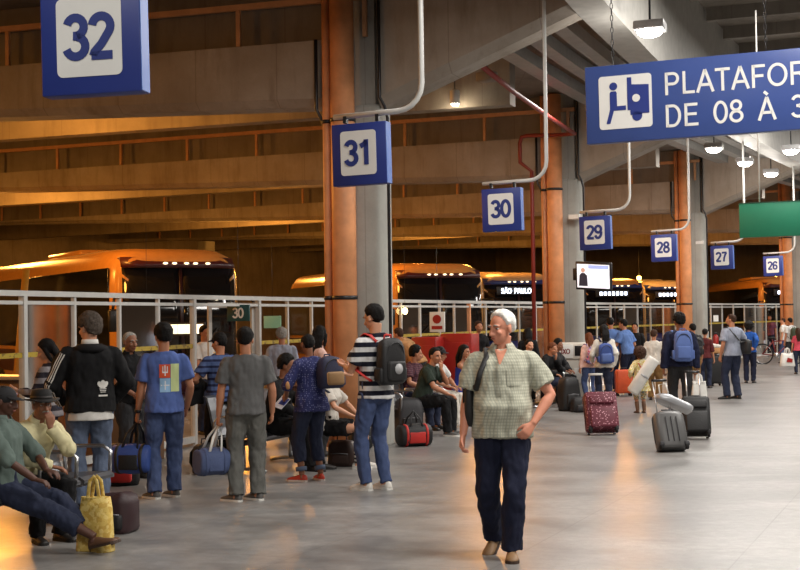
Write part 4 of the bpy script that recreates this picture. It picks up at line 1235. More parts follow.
for n, rgb, pt in (
    ('sage', (172, 172, 154), p_check(srgb(192, 191, 172), srgb(150, 154, 142), .022)), ('navy', (26, 30, 50), None), ('black', (20, 20, 22), None), ('charcoal', (48, 48, 50), None), ('grey', (92, 92, 92), None),
    ('greymarl', (150, 156, 172), None), ('bluetee', (82, 103, 163), None), ('jean', (66, 80, 116), None), ('jean_light', (92, 104, 126), None), ('jean_dark', (40, 46, 66), None), ('greypants', (98, 98, 94), None),
    ('cream', (214, 206, 164), None), ('seafoam', (92, 106, 100), None), ('stripe_bw', (214, 214, 214), p_stripes(srgb(24, 26, 40), .095, .5, 2, .1)), ('stripe_navy', (30, 36, 66), p_stripes(srgb(72, 88, 128), .07, .62)),
    ('stripe_knit', (44, 40, 48), p_stripes(srgb(136, 130, 132), .11, .5)), ('dotblue', (44, 48, 92), p_dots(srgb(126, 130, 168), 50, .25)), ('green_dk', (44, 54, 46), None), ('plum', (78, 46, 56), p_check(srgb(110, 70, 76), srgb(44, 34, 50), .03)),
    ('white', (212, 210, 206), None), ('royal', (38, 62, 168), None), ('skyshirt', (92, 122, 178), None), ('offwhite', (206, 200, 190), None), ('yellowish', (206, 196, 156), p_blotch([srgb(232, 226, 200), srgb(190, 180, 90), srgb(210, 176, 120)], 75)),
    ('flower', (206, 196, 150), p_blotch([srgb(196, 150, 110), srgb(232, 226, 196), srgb(120, 140, 140)], 60)), ('hoodie', (28, 32, 56), None), ('pinkish', (214, 176, 164), None), ('maroon', (84, 34, 36), None), ('tanj', (178, 132, 88), None),
    ('khaki', (124, 92, 54), None), ('bluejacket', (34, 82, 160), None), ('checkred', (126, 60, 66), p_check(srgb(44, 50, 96), srgb(150, 90, 90), .05)), ('pink', (196, 74, 90), None), ('olive', (66, 76, 54), None)):
    C[n] = cloth('cloth_' + n, rgb, pt)
BAG = dict(black=plain('bag_black', (24, 24, 26), .6, bump=.3), navy=plain('bag_navy', (34, 38, 66), .7, bump=.3), blue=plain('bag_blue', (48, 74, 142), .65, bump=.3), slate=plain('bag_slate', (84, 108, 168), .7, bump=.3), red=plain('bag_red', (190, 40, 34), .6), grey=plain('bag_grey', (92, 92, 92), .4),
           denim=plain('bag_denim', (72, 86, 124), .75, bump=.3), white=plain('bag_white', (216, 214, 208), .6), brown=plain('bag_brown', (58, 40, 34), .45), yellow=mat('bag_yellow', srgb(214, 184, 96), .65, 0, .12, 9, .3, pattern=p_blotch([srgb(224, 198, 118), srgb(200, 164, 76)], 40)),
           maroon=plain('bag_maroon', (48, 26, 30), .55), silver=plain('bag_silver', (176, 178, 182), .32, .35), ochre=plain('bag_ochre', (150, 116, 76), .7), orange=plain('bag_orange', (214, 84, 40), .5),
           dot=mat('bag_dot', srgb(96, 26, 44), .6, 0, .1, pattern=p_dots(srgb(186, 130, 142), 30, .28, .9)), floral=mat('bag_floral', srgb(150, 120, 150), .7, 0, .1, pattern=p_blotch([srgb(200, 170, 190), srgb(90, 110, 170), srgb(180, 90, 110)], 26)))

# ------------------------------------------------------------------ beyond the fence: buses and booths
GOLD = plain('bus_gold', (186, 134, 74), .22, var=.08)
BEIGE = plain('bus_beige', (170, 150, 122), .25, var=.08)
PEARL = plain('bus_pearl', (186, 174, 152), .25, var=.06)
MAROON_B = plain('bus_maroon', (70, 28, 30), .3)
BLUE_B = plain('bus_blue', (30, 48, 120), .3)
def bpos(px, d): return V(((px - 400) / FPX * d, d, -.36))
bus('gold roofed bus with wide dark windscreen behind the left end of the fence', bpos(180, 26.6), 151, GOLD, MAROON_B)
bus('gold and maroon bus seen between the first two pillars, behind number 30', bpos(440, 35.8), 163, GOLD, MAROON_B)
bus('dark fronted bus with lit destination line reading sao paulo beside the second pillar', bpos(518, 44.5), 166, BEIGE, BLUE_B, 'SÃO PAULO')
bus('beige roofed bus with lit line just past the hanging screen', bpos(614, 53), 172, GOLD, BLUE_B, 'dots')
bus('pale bus with bright lit line left of the third pillar, under number 28', bpos(672, 58), 174, PEARL, BLUE_B, 'dots')
bus('long orange roofed bus behind the fence between the third and fourth pillars', bpos(792, 56), 182, GOLD, MAROON_B, 'dots')
def booth(label, px, d, w, h, m, face=None):
    p = bpos(px, d); p.z = 0
    t_ = thing('ticket_cabinet', label, 'cabinet', p, rot_at(8), 'red cabinets behind the fence')
    part('body', m, t_, lambda q: q.box((0, 0, h / 2 + .03), (w, .45, h), bevel=.02))
    part('plinth', DARK_STEEL, t_, lambda q: q.box((0, 0, .03), (w * .94, .4, .06)))
    part('panel', RED_PAINT, t_, lambda q: q.box((0, -.232, h * .55), (w * .8, .015, h * .7), bevel=.006))
    return t_
booth('red steel cabinet behind the fence nearest the pillar', 427, 26.6, .5, 1.3, RED_PAINT)
b_ = booth('red steel cabinet with dark round emblem behind the fence', 459, 26.8, .64, 1.35, RED_PAINT)
part('emblem', DARK_STEEL, b_, lambda q: [q.tube([(.1 + .07 * math.cos(a), -.243, .95 + .1 * math.sin(a)) for a in [2 * PI * k / 16 for k in range(16)]], .012, 6, closed=True), q.bar((.1, -.243, .86), (.1, -.243, 1.04), .02, .02)])
t_ = thing('counter', 'long dark service counter behind the fence on the far left', 'counter', bpos(60, 17.5) + V((0, 0, .36)), rot_at(-1))
part('front', plain('counter_wood', (120, 84, 52), .5), t_, lambda q: q.box((0, 0, .5), (2.6, .5, 1.0), bevel=.01))
part('top', plain('counter_top', (196, 190, 176), .35), t_, lambda q: q.box((0, -.03, 1.02), (2.7, .62, .045), bevel=.008))
# hanging signs behind the glass
def board(label, px, py, d, w, h, m, name='hanging_board', text=None, tm=None, oval=False, size=.1):
    p = atd(px, py, d)
    t_ = thing(name, label, 'sign', p, rot_at(2))
    if oval: part('board', m, t_, lambda q: q.prism([(w / 2 * math.cos(a), h / 2 * math.sin(a)) for a in [2 * PI * k / 28 for k in range(28)]], .04))
    else: part('board', m, t_, lambda q: q.box((0, .02, 0), (w, .04, h), bevel=.004))
    if text: put('lettering', glyph_mesh(text, size, size * .17, .004, Matrix.Translation((0, -.006, 0))), tm, t_)
    part('hanger', DARK_STEEL, t_, lambda q: q.tube([(0, .02, h / 2), (0, .02, h / 2 + 1.2)], .003, 6))
    return t_
board('small dark teal board reading 30 hanging behind the fence gap', 238, 313, 20.5, .36, .24, plain('teal_board', (20, 70, 70), .5), text='30', tm=SIGN_WHITE, size=.15)
board('small green lit board hanging behind the fence left of the nearest pillar', 272, 322, 23, .3, .2, glow('green_board_lit', (120, 160, 130), .35))
o_ = board('red oval hanging sign with white marks behind the fence', 146, 316, 20, .17, .27, glow('red_sign_lit', (200, 34, 30), .5), oval=True)
part('mark', SIGN_WHITE, o_, lambda q: [q.prism([(x - .03, z), (x + .03, z), (x + .02, z + .035), (x - .025, z + .03)], .004, y0=-.008) for x, z in ((0, .05), (.01, -.005), (-.01, -.07))])
part('mark_rim', SIGN_WHITE, o_, lambda q: q.tube([(.085 * math.cos(a), -.004, .135 * math.sin(a)) for a in [2 * PI * k / 28 for k in range(28)]], .008, 6, closed=True))
o_ = board('small white card with red mark hanging behind the red cabinets', 437, 322, 25, .28, .36, SIGN_WHITE)
part('mark', RED_PAINT, o_, lambda q: [q.prism(circ(0, .05, .08, 18), .004, y0=-.008), q.prism([(-.1, -.13), (.1, -.13), (.1, -.07), (-.1, -.07)], .004, y0=-.008)])
t_ = thing('light_bulb', 'small bright hanging bulb behind the fence past the nearest pillar', 'lamp', atd(405, 311, 27), 0)
part('bulb', glow('bulb_glow', (255, 226, 150), 12), t_, lambda q: q.ell((0, 0, 0), (.05, .05, .065)))
part('cord', RUBBER, t_, lambda q: q.tube([(0, 0, .06), (0, 0, 1.5)], .003, 6))
t_ = thing('light_box', 'low lit light box behind the fence by the blue tee', 'light', atd(186, 329, 22.5), rot_at(2))
part('frame', DARK_STEEL, t_, lambda q: q.box((0, .03, 0), (.66, .05, .22)))
part('pane', glow('window_glow', (255, 232, 190), 2.2), t_, lambda q: [q.box((-.235 + k * .157, -.002, 0), (.14, .02, .15)) for k in range(4)])
t_ = thing('sodium_lamp', 'orange street lamp glowing above the bus behind number 26', 'lamp', atd(776, 279, 62), 0)
part('globe', glow('sodium_glow', (255, 190, 80), 25), t_, lambda q: q.ell((0, 0, 0), (.14, .14, .12)))
part('stem', DARK_STEEL, t_, lambda q: q.tube([(0, 0, .1), (0, 0, 1.2)], .02, 6))
t_ = thing('sodium_lamp', 'small orange lamp glowing above the buses left of number 28', 'lamp', atd(639, 278, 60), 0)
part('globe', glow('sodium_glow', (255, 190, 80), 25), t_, lambda q: q.ell((0, 0, 0), (.1, .1, .09)))
part('stem', DARK_STEEL, t_, lambda q: q.tube([(0, 0, .1), (0, 0, 1.2)], .02, 6))

# ------------------------------------------------------------------ benches
SEATM = plain('bench_steel', (120, 122, 126), .35, .8)
def row_face(u): return 90 + math.degrees(phi(u))
def seat_at(px, d, off=0.0):
    return V(((px - 400) / FPX * d, d, 0))
def bench_at(label, px, d, n, face, back=.03):
    h = R_(face); p = seat_at(px, d)
    return bench(label, p + V((-math.sin(h), -math.cos(h), 0)) * back, -h, n, SEATM)
bench_at('steel bench under the two seated men in hats at the front', 18, 11.0, 4, 106)
bench_at('steel bench with chrome armrests behind the man in the grey tee', 268, 16.2, 3, 109)
bench_at('steel bench under the young men beyond the nearest pillar', 418, 21.0, 4, 112)
bench_at('steel bench with the seated pair in front of the second pillar', 538, 26.4, 3, 116)

# ------------------------------------------------------------------ people: the walking man
def sit(**k):
    d = dict(pelvis=(0, 0, .545), lean=10, base=.2, fl=(-.12, .42, .085), fr=(.12, .44, .085), hl=(-.13, .34, .67), hr=(.13, .34, .67), el=(-1, -.6, .2), er=(1, -.6, .2), dl=(.1, 1, -.25), dr=(-.1, 1, -.25), pl=(0, 0, -1), pr=(0, 0, -1), kl=(-.2, 1, 1), kr=(.2, 1, 1))
    d.update(k); return d
GR = 'travellers in the hall'
I = person('walker', 'white-haired man in a sage short-sleeved shirt and navy trousers walking forward', 505, 557, 311, face=191, vox=.0065, sk='ruddy', hair=('grey', 'white'), eyes='grey', belly=.055, wide=1.08,
           pose=dict(yaw=38, pitch=-6, lean=-2, fl=(-.06, .10, .085), fr=(.105, -.20, .135), fpr=-26, fyl=8, fyr=-14, kr=(.1, 1, -.1),
                     hl=(-.225, .12, .955), el=(-1, -.5, 0), dl=(.55, .35, -.75), pl=(.5, -1, 0), hr=(.275, .09, .87), er=(.6, -1, 0), curl=(30, 38)),
           shirt=(C['sage'], 'short', -.10, .024), trousers=(C['navy'], 1, .016), shoes=('shoe_tan', 'sole_brown'), collar=(30, C['sage'], .034), group=GR)
k_ = MB(); f = I['frame'](.4)
for j in range(3): k_.ell(I['tp'](0, .140 + .012 * j, .47 - .065 * j) if j else I['tp'](0, .112, .465), .0065)
I['kid']('button', k_, MATS['white_cloth']) if False else None
for x0, x1, t0, t1 in ((.05, .15, .27, .385),):
    decal(I, I['shirt'], 'chest_pocket', C['sage'], -x1, -x0, t0, t1, 1, .005)
decal(I, I['shirt'], 'open_neck', SKINS['ruddy'], -.045, .045, .42, .528, 1, .007, taper=.12)
decal(I, I['shirt'], 'placket', C['sage'], -.018, .018, .20, .425, 1, .006)
shoulder_bag(I, 'slim black bag hanging on the shoulder of the white-haired man', BAG['black'], BAG['black'], side=1, w=.30, h=.36, d=.08, t=-.02, y=-.06, cross=False, out=.02)

# ------------------------------------------------------------------ people: front left
I = person('cap_man', 'seated man in a dark cap and grey-green shirt with legs stretched out', pos=seat_at(4, 10.5), H=1.62, face=102, vox=.007, sk='dark', hair=('crop', 'black'), eyes='black',
           pose=sit(pelvis=(0, .02, .53), lean=-4, base=.6, yaw=-4, pitch=-10, fl=(-.06, .74, .10), fr=(.05, .80, .13), kl=(-.1, .3, 1), kr=(.1, .3, 1), fpl=18, fpr=14, hr=(.17, .34, .60), hl=(-.12, .30, .64)),
           shirt=(C['seafoam'], 'half', -.06, .012), trousers=(C['jean_dark'], .96, .012), shoes=('shoe_brown', 'sole_brown'), collar=(26, C['seafoam'], .02), group=GR)
hat_cap(I, C['charcoal'])
I = person('hat_man', 'seated old man in a wide black hat and cream shirt, hand at his chin', pos=seat_at(27, 11.1), H=1.56, face=134, vox=.007, sk='brown', hair=('crop', 'grey'), eyes='grey',
           pose=sit(lean=24, base=.4, yaw=10, pitch=0, hl='chin', el=(-.8, .2, -1), hr=(.02, .42, .66), er=(1, -.2, .1), dr=(-.8, .6, -.2), fl=(-.10, .34, .085), fr=(.10, .30, .085)),
           shirt=(C['cream'], 'long', -.05, .022), trousers=(C['black'], 1, .012), collar=(22, C['cream'], .022), group=GR)
m_ = MB(); m_.tube([I['hp'](-.03, .084, -.054), I['hp'](-.012, .102, -.047), I['hp'](.012, .102, -.047), I['hp'](.03, .084, -.054)], [.004, .008, .008, .004], 8); I['kid']('moustache', m_, HAIRS['grey'])
hat_wide(I, plain('hat_felt', (22, 20, 20), .8), plain('hat_band', (40, 34, 32), .6))
tote('yellow woven tote bag standing on the floor beside the old man in the hat', ground(96, 551), -.35, .29, .13, .40, BAG['yellow'], BAG['yellow'])
slump_bag('dark maroon bag slumped on the floor behind the yellow tote', ground(118, 532), -.3, .32, .26, .32, BAG['maroon'], BAG['black'], 'travel_bag', 4.0, straps=False)
person('phone_girl', 'young woman in a striped knit top looking down at a pink phone', pos=seat_at(47, 14.0), H=1.53, face=272, vox=.009, sex='f', sk='light', hair=('long', 'black'), eyes='black',
       pose=dict(yaw=-4, pitch=-22, hl=(-.04, .32, 1.17), hr=(.08, .33, 1.15), dl=(.3, 1, .15), dr=(-.3, 1, .1), pl=(.4, 0, 1), pr=(-.4, 0, 1), el=(-.6, -.6, -.6), er=(.6, -.6, -.6), curl=35),
       shirt=(C['stripe_knit'], 'long', -.08, .014), trousers=(C['jean_dark'], 1, .004), group=GR)
I = PEOPLE['phone_girl']
t_ = thing('phone', 'pink phone held in the hands of the woman in the striped top', 'phone', I['W'](I['tp'](.01, .43, .22)), -R_(272))
t_.rotation_euler = (R_(35), 0, -R_(272))
part('case', plain('phone_pink', (214, 90, 110), .35), t_, lambda q: q.box((0, 0, .0), (.072, .145, .011), bevel=.004))
part('screen', glow('phone_screen', (220, 220, 235), .6), t_, lambda q: q.box((0, 0, .0062), (.064, .13, .001)))
I = person('jacket_man', 'man with grey-brown hair in a black track jacket with white sleeve stripes', 91, 512, 315, face=340, vox=.0075, sk='light', hair=('full', 'mixed'),
           pose=dict(yaw=-34, pitch=-3, hl=(-.21, .20, .97), hr=(.22, .20, .97), el=(-.8, -.6, 0), er=(.8, -.6, 0), dl=(.3, 1, -.2), dr=(-.3, 1, -.2)),
           shirt=(C['black'], 'long', -.06, .034), trousers=(C['jean_light'], 1, .016), shoes=('shoe_grey', 'sole_white'), wide=1.12, group=GR)
q = MB()
rg = []
for k in range(25):
    a = 2 * PI * k / 24; 
    rg.append([I['tp'](math.sin(a) * r, math.cos(a) * r * .95 - .02, t) for r, t in ((.066, .53), (.064, .585), (.071, .585), (.084, .52))])
q.rings(rg); I['kid']('collar', q, MATS['white_cloth'])
q = MB(); rg = []
for k in range(17):
    a = R_(70 + 220 * k / 16)
    rg.append([I['tp'](math.sin(a) * r, math.cos(a) * r * .9 - .03, t) for r, t in ((.085, .53), (.105, .545), (.15, .505), (.135, .47), (.10, .49))])
q.rings(rg); I['kid']('hood', q, C['black'])
q = MB(); q.rings([[I['tp'](hx * math.cos(a), hy * math.sin(a) - .01, t) for a in [2 * PI * k / 28 for k in range(28)]] for t, hx, hy in ((-.13, .205, .155), (-.05, .20, .15), (.0, .19, .14))])
I['kid']('undershirt', q, MATS['white_cloth'], .01, .008)
sleeve_stripes(I, I['shirt'], MATS['white_cloth'], 'l', outv=(-.75, -1, .25))
def trefoil(I):
    me = I['shirt'].data; bv = BVHTree.FromPolygons([p.co for p in me.vertices], [p.vertices for p in me.polygons]); S = I['S']
    q = MB()
    def fan(poly):
        vs = []
        for x, t in poly:
            fr = I['frame'](t); o = (I['spine'](t) + fr @ V((x, -.5, 0))) * S; d = fr @ V((0, 1, 0))
            h = bv.ray_cast(o, d)
            if h[0] is None: return
            vs.append(h[0] - d * .008)
        q.add(vs, [tuple(range(len(vs)))], smooth=False)
    cx, ct = .095, .155
    for a in (-38, 0, 38):
        c, s_ = math.cos(R_(a)), math.sin(R_(a))
        fan([(cx + (lx * c + lz * s_), ct + (-lx * s_ + lz * c)) for lx, lz in [(.022 * math.sin(b), .035 - .035 * math.cos(b)) for b in [2 * PI * k / 14 for k in range(14)]]])
    for k in range(3): fan([(cx - .032 + .004 * k, ct - .012 - .014 * k), (cx + .032 - .004 * k, ct - .012 - .014 * k), (cx + .032 - .004 * k, ct - .006 - .014 * k), (cx - .032 + .004 * k, ct - .006 - .014 * k)])
    fan([(cx - .04, ct - .075), (cx + .04, ct - .075), (cx + .04, ct - .06), (cx - .04, ct - .06)])
    put('emblem', q.mesh('emblem'), MATS['white_cloth'], I['ob'])
trefoil(I)
person('polo_man', 'balding man in a black polo shirt facing the blue tee with clasped hands', 131, 478, 332, face=142, vox=.009, sk='brown', hair=('crop', 'grey'), eyes='grey', belly=.02,
       pose=dict(yaw=-6, pitch=-4, hl=(-.03, .24, 1.0), hr=(.05, .24, 1.0), dl=(.7, .5, -.2), dr=(-.7, .5, -.2), el=(-1, -.5, 0), er=(1, -.5, 0), curl=40),
       shirt=(C['black'], 'short', -.06, .018), trousers=(C['charcoal'], 1, .014), collar=(22, C['black'], .02), group=GR)
I = person('blue_tee', 'man in a blue tee with a coloured square print on the back', 165, 498, 325, face=346, vox=.0075, sk='tan', hair=('thick', 'black'),
           pose=dict(yaw=-12, pitch=-6, hl=(-.265, .08, .82), hr=(.24, .10, .90), el=(-.6, -1, 0), er=(.6, -1, 0), fl=(-.105, -.03, .085), fr=(.10, .06, .085), fyl=70 * -1, fyr=-60, curl=(60, 30)) | dict(fyl=30, fyr=28),
           shirt=(C['bluetee'], 'short', -.08, .022), trousers=(C['jean'], 1, .014), shoes=('shoe_grey', 'sole_white', 'lace'), group=GR)
for nm, m, a in (('print', plain('print_orange', (214, 84, 44), .8), (-.055, .055, .27, .405)), ('print', plain('print_blue', (150, 190, 226), .8), (-.05, .055, .125, .265)), ('print', plain('print_lime', (196, 210, 150), .8), (.06, .145, .13, .41))):
    decal(I, I['shirt'], nm, m, *a)
pw = plain('print_white', (232, 232, 232), .8)
for a in ((-.025, -.015, .33, .385), (-.003, .007, .32, .395), (.02, .03, .33, .385), (-.025, .03, .318, .332), (-.002, .008, .29, .322)): decal(I, I['shirt'], 'print_mark', pw, *a, off=.006, n=2)
for a in ((-.002, .008, .15, .24), (-.04, .045, .19, .20)): decal(I, I['shirt'], 'print_mark', pw, *a, off=.006, n=2)
q = MB(); wl, el = I['J']['wl'], I['J']['el']; q.tube([wl.lerp(el, .03), wl.lerp(el, .14)], .036, 14); I['kid']('watch', q, BLACK_PLASTIC)
p = held(I, 'l')
duffel('blue and black duffel bag hanging from the hand of the man in the blue tee', V((p.x - .06, p.y + .02, p.z - .50)), -.15, .40, .155, BAG['blue'], BAG['black'], (.05, .50), hm=BAG['black'])
slump_bag('black bag with a red edge standing behind the blue duffel bag', V(((120 - 400) / FPX * 14.6, 14.6, 0)), .1, .34, .24, .42, BAG['black'], BAG['red'], 'travel_bag', 2.0, straps=False)
I = person('cap_stripe', 'man in a navy cap and navy striped tee with a jacket over his arm', 221, 470, 333, face=318, vox=.009, sk='tan', hair=('short', 'black'), eyes='black',
           pose=dict(yaw=-18, pitch=-8, hl=(-.17, .25, 1.08), hr=(.15, .26, 1.04), dl=(.8, .5, 0), dr=(-.8, .5, 0), el=(-1, -.4, -.4), er=(1, -.4, -.4)),
           shirt=(C['stripe_navy'], 'short', -.07, .02), trousers=(C['black'], 1, .01), shoes=('shoe_dark', 'sole_dark'), group=GR)
hat_cap(I, C['navy'])
q = MB(); J = I['J']; a, b = J['el'], J['wl']; q.tube([a.lerp(b, .25) + V((0, 0, .0)), a.lerp(b, .6) + V((0, .02, .01)), b + V((.02, .0, .01)), b + V((.12, .02, -.03))], [(.09, .06), (.10, .075), (.095, .07), (.06, .05)], 14, ref=(0, 0, 1))
q.box(a.lerp(b, .7) + V((0, .03, -.14)), (.22, .09, .26), bevel=.03)
me_ = voxel_mesh(q, 'carried_jacket', .012, 3); wrinkle(me_, .02, 9, 3); me_.transform(Matrix.Diagonal((I['S'],) * 3 + (1,)))
tag(put('carried_jacket', me_, C['black'], None, I['g'], I['rz']), 'dark jacket draped over the arm of the man in the navy cap', 'jacket')
slump_bag('black rucksack on the floor left of the denim sports bag', ground(207, 474), .5, .32, .26, .34, BAG['black'], BAG['black'], 'backpack', 5.0)
I = person('grey_tee', 'man seen from behind in a grey tee and grey trousers carrying a denim bag', 247, 501, 328, face=352, vox=.0075, sk='tan', hair=('short', 'black'),
           pose=dict(yaw=6, pitch=-4, hl=(-.275, .04, .86), hr=(.27, .10, .88), el=(-.8, -1, 0), er=(.8, -1, 0), fl=(-.11, -.02, .085), fr=(.11, .04, .085), fyl=48, fyr=40, curl=(65, 30)),
           shirt=(C['grey'], 'short', -.07, .021), trousers=(C['greypants'], 1, .018), shoes=('shoe_grey', 'sole_white', 'lace'), wide=1.04, group=GR)
p = held(I, 'l')
duffel('denim blue sports bag with white handles in the hand of the man in grey', V((p.x - .08, p.y - .02, p.z - .47)), .5, .30, .14, BAG['denim'], BAG['denim'], (.08, .47), hm=BAG['white'], pocket=True)

# ------------------------------------------------------------------ people: centre left
person('seated_black', 'seated person in black clothes and boots on the bench behind the grey tee', pos=seat_at(274, 15.9), H=1.70, face=106, vox=.009, sk='brown', hair=('thick', 'black'), eyes='black',
       pose=sit(lean=16, pitch=-12, yaw=-8, fl=(-.10, .50, .085), fr=(.10, .46, .085)), shirt=(C['black'], 'long', -.05, .028), trousers=(C['black'], 1, .014), shoes=('shoe_dark', 'sole_dark', 'boot'), group=GR)
I = person('dot_woman', 'short-haired woman in a blue dotted blouse and rolled jeans with red sneakers', 312, 481, 334, face=318, vox=.0075, sex='f', sk='brown', hair=('crop', 'black'),
           pose=dict(yaw=14, pitch=-10, lean=4, hl=(-.20, .22, 1.0), hr=(.12, .30, 1.08), dl=(.2, 1, -.3), dr=(-.4, 1, .1), el=(-1, -.7, -.1), er=(1, -.5, -.3), fl=(-.12, .04, .085), fr=(.12, -.02, .085), fyl=25, fyr=-20),
           shirt=(C['dotblue'], 'half', -.12, .024), trousers=(C['jean_dark'], .92, .018), shoes=('shoe_red', 'sole_red', 'lace'), wide=1.1, group=GR)
for n in 'lr':
    q = MB(); kn, an = I['J']['k' + n], I['J']['a' + n]; q.tube([kn.lerp(an, .78), kn.lerp(an, .90)], [.066, .067], 16); I['kid']('cuff', q, C['jean_light'], parent=I['trousers'])
q = MB(); q.ell(I['J']['el'] + V((-.02, -.045, .0)), (.035, .025, .05)); I['kid']('elbow_patch', q, C['tanj'])
worn_backpack(I, 'dark blue rucksack with tan base on one shoulder of the dotted blouse', BAG['navy'], BAG['navy'], .34, .38, .20, .14, .13, 'r', BAG['ochre'])
t_ = thing('paper', 'folded blue and white leaflet held by the woman in the dotted blouse', 'leaflet', I['W'](I['J']['pl'] + V((.0, .06, -.05))), -.6)
t_.rotation_euler = (R_(40), R_(15), -.6)
part('sheet', plain('leaflet_white', (206, 206, 214), .6, pattern=None), t_, lambda q: q.box((0, 0, 0), (.12, .17, .006), bevel=.002))
part('cover', plain('leaflet_blue', (48, 62, 140), .6), t_, lambda q: q.box((.015, .02, .004), (.08, .1, .003)))
person('pale_woman', 'woman with long black hair in a pale pink top behind the dotted blouse', 320, 456, 326, face=70, vox=.009, sex='f', sk='light', hair=('long', 'black'),
       pose=dict(yaw=-60, pitch=-8, hl=(-.10, .34, 1.12), hr=(.13, .34, 1.10), dl=(.2, 1, 0), dr=(-.2, 1, 0)), shirt=(C['pinkish'], 'half', -.08, .014), trousers=(C['charcoal'], 1, .004), group=GR)
person('shorts_girl', 'seated girl in dark shorts and striped socks behind the dark blue rucksack', pos=seat_at(327, 16.0), H=1.58, face=104, vox=.009, sex='f', sk='light', hair=('pony', 'brown'),
       pose=sit(lean=6, fl=(-.10, .44, .085), fr=(.10, .40, .085)), shirt=(C['offwhite'], 'short', -.06, .014), trousers=(C['black'], .34, .01), shoes=('shoe_white', 'sole_white'), group=GR)
I = PEOPLE['shorts_girl']
SOCK = mat('sock_stripe', srgb(40, 40, 44), .85, 0, .1, pattern=p_stripes(srgb(210, 208, 204), .045, .5))
for n in 'lr':
    q = MB(); kn, an = I['J']['k' + n], I['J']['a' + n]; q.tube([kn.lerp(an, .55), kn.lerp(an, .8), an], [.052, .046, .042], 14); I['kid']('sock', q, SOCK)
slump_bag('dark brown leather handbag on the floor behind the red sneakers', ground(342, 466), -.2, .34, .2, .30, BAG['brown'], BAG['brown'], 'handbag', 6.0)
slump_bag('black bag leaning on the base of the nearest pillar', ground(361, 449), .3, .3, .24, .34, BAG['black'], BAG['black'], 'travel_bag', 8.0, straps=False)
I = person('striped_tee', 'tall young man in a black and white striped tee reading beside the pillar', 377, 490, 305, face=316, vox=.0075, sk='light', hair=('short', 'black'), eyes='black',
           pose=dict(yaw=-8, pitch=-14, hl=(-.09, .33, 1.17), hr=(.09, .35, 1.16), dl=(.3, 1, .1), dr=(-.3, 1, .1), pl=(.3, 0, 1), pr=(-.3, 0, 1), el=(-.6, -.8, -.5), er=(.6, -.8, -.5), fl=(-.09, .05, .085), fr=(.09, -.03, .085), curl=45, fyl=4, fyr=-8),
           shirt=(C['stripe_bw'], 'short', -.08, .018), trousers=(C['jean'], 1, .004), shoes=('shoe_white', 'sole_white', 'lace'), wide=.95, group=GR)
worn_backpack(I, 'black rucksack with red straps on the back of the striped tee', BAG['black'], BAG['red'], .30, .44, .17, .05, 0, 'lr', BAG['black'], emblem=plain('emblem_grey', (170, 170, 172), .5))
# ------------------------------------------------------------------ people: beyond the nearest pillar
person('plum', 'dark-haired young man in a plum checked shirt seated next to the pillar', pos=seat_at(408, 21.4), H=1.66, face=120, vox=.011, sk='tan', hair=('thick', 'black'), pose=sit(lean=14, yaw=-40, pitch=-8), shirt=(C['plum'], 'short', -.05, .02), trousers=(C['jean_dark'], 1, .01), group=GR)
person('chin', 'young man in a dark green tee seated with a hand over his mouth', pos=seat_at(421, 20.3), H=1.68, face=112, vox=.010, sk='tan', hair=('short', 'black'), eyes='black',
       pose=sit(lean=24, yaw=26, pitch=-6, hl='chin', el=(-.5, .4, -1), hr=(.08, .44, .62)), shirt=(C['green_dk'], 'short', -.05, .02), trousers=(C['black'], 1, .012), shoes=('shoe_grey', 'sole_white'), group=GR)
I = person('cap_white', 'man in a dark cap and white tee seated behind the hand-over-mouth man', pos=seat_at(432, 21.9), H=1.62, face=112, vox=.011, sk='tan', hair=('short', 'black'), pose=sit(lean=14, yaw=10), shirt=(C['white'], 'short', -.05, .02), trousers=(C['offwhite'], 1, .012), shoes=('shoe_white', 'sole_white'), group=GR)
hat_cap(I, C['charcoal'])
person('strapless', 'woman in a royal blue strapless top seated with her hand near her face', pos=seat_at(459, 22.8), H=1.62, face=110, vox=.010, sex='f', sk='tan', hair=('long', 'black'), eyes='black',
       pose=sit(lean=8, yaw=10, hr='chin', er=(.6, .3, -1)), shirt=(C['royal'], 'none', -.06, .014), trousers=(C['royal'], .34, .012), group=GR)
duffel('black duffel bag with red piping on the floor at the foot of the pillar', ground(414, 446), .35, .46, .16, BAG['black'], BAG['red'], kind='duffel_bag', pocket=True, hm=BAG['black'])
slump_bag('dark grey bag stacked behind the black duffel bag with red piping', V(((407 - 400) / FPX * 20.6, 20.0, 0)), .2, .4, .3, .55, plain('bag_darkgrey', (44, 44, 48), .6, bump=.3), BAG['black'], 'travel_bag', 9.0, straps=False)
t_ = thing('yellow_pole', 'yellow pole leaning behind the glass at the far left', 'pole', bpos(9, 19.5) + V((0, 0, .36)), 0)
part('pole', plain('pole_yellow', (206, 140, 40), .5), t_, lambda q: q.tube([(0, 0, 0), (.24, 0, 2.45)], .05, 12))
part('foot', DARK_STEEL, t_, lambda q: q.box((0, 0, .03), (.3, .3, .06), bevel=.01))
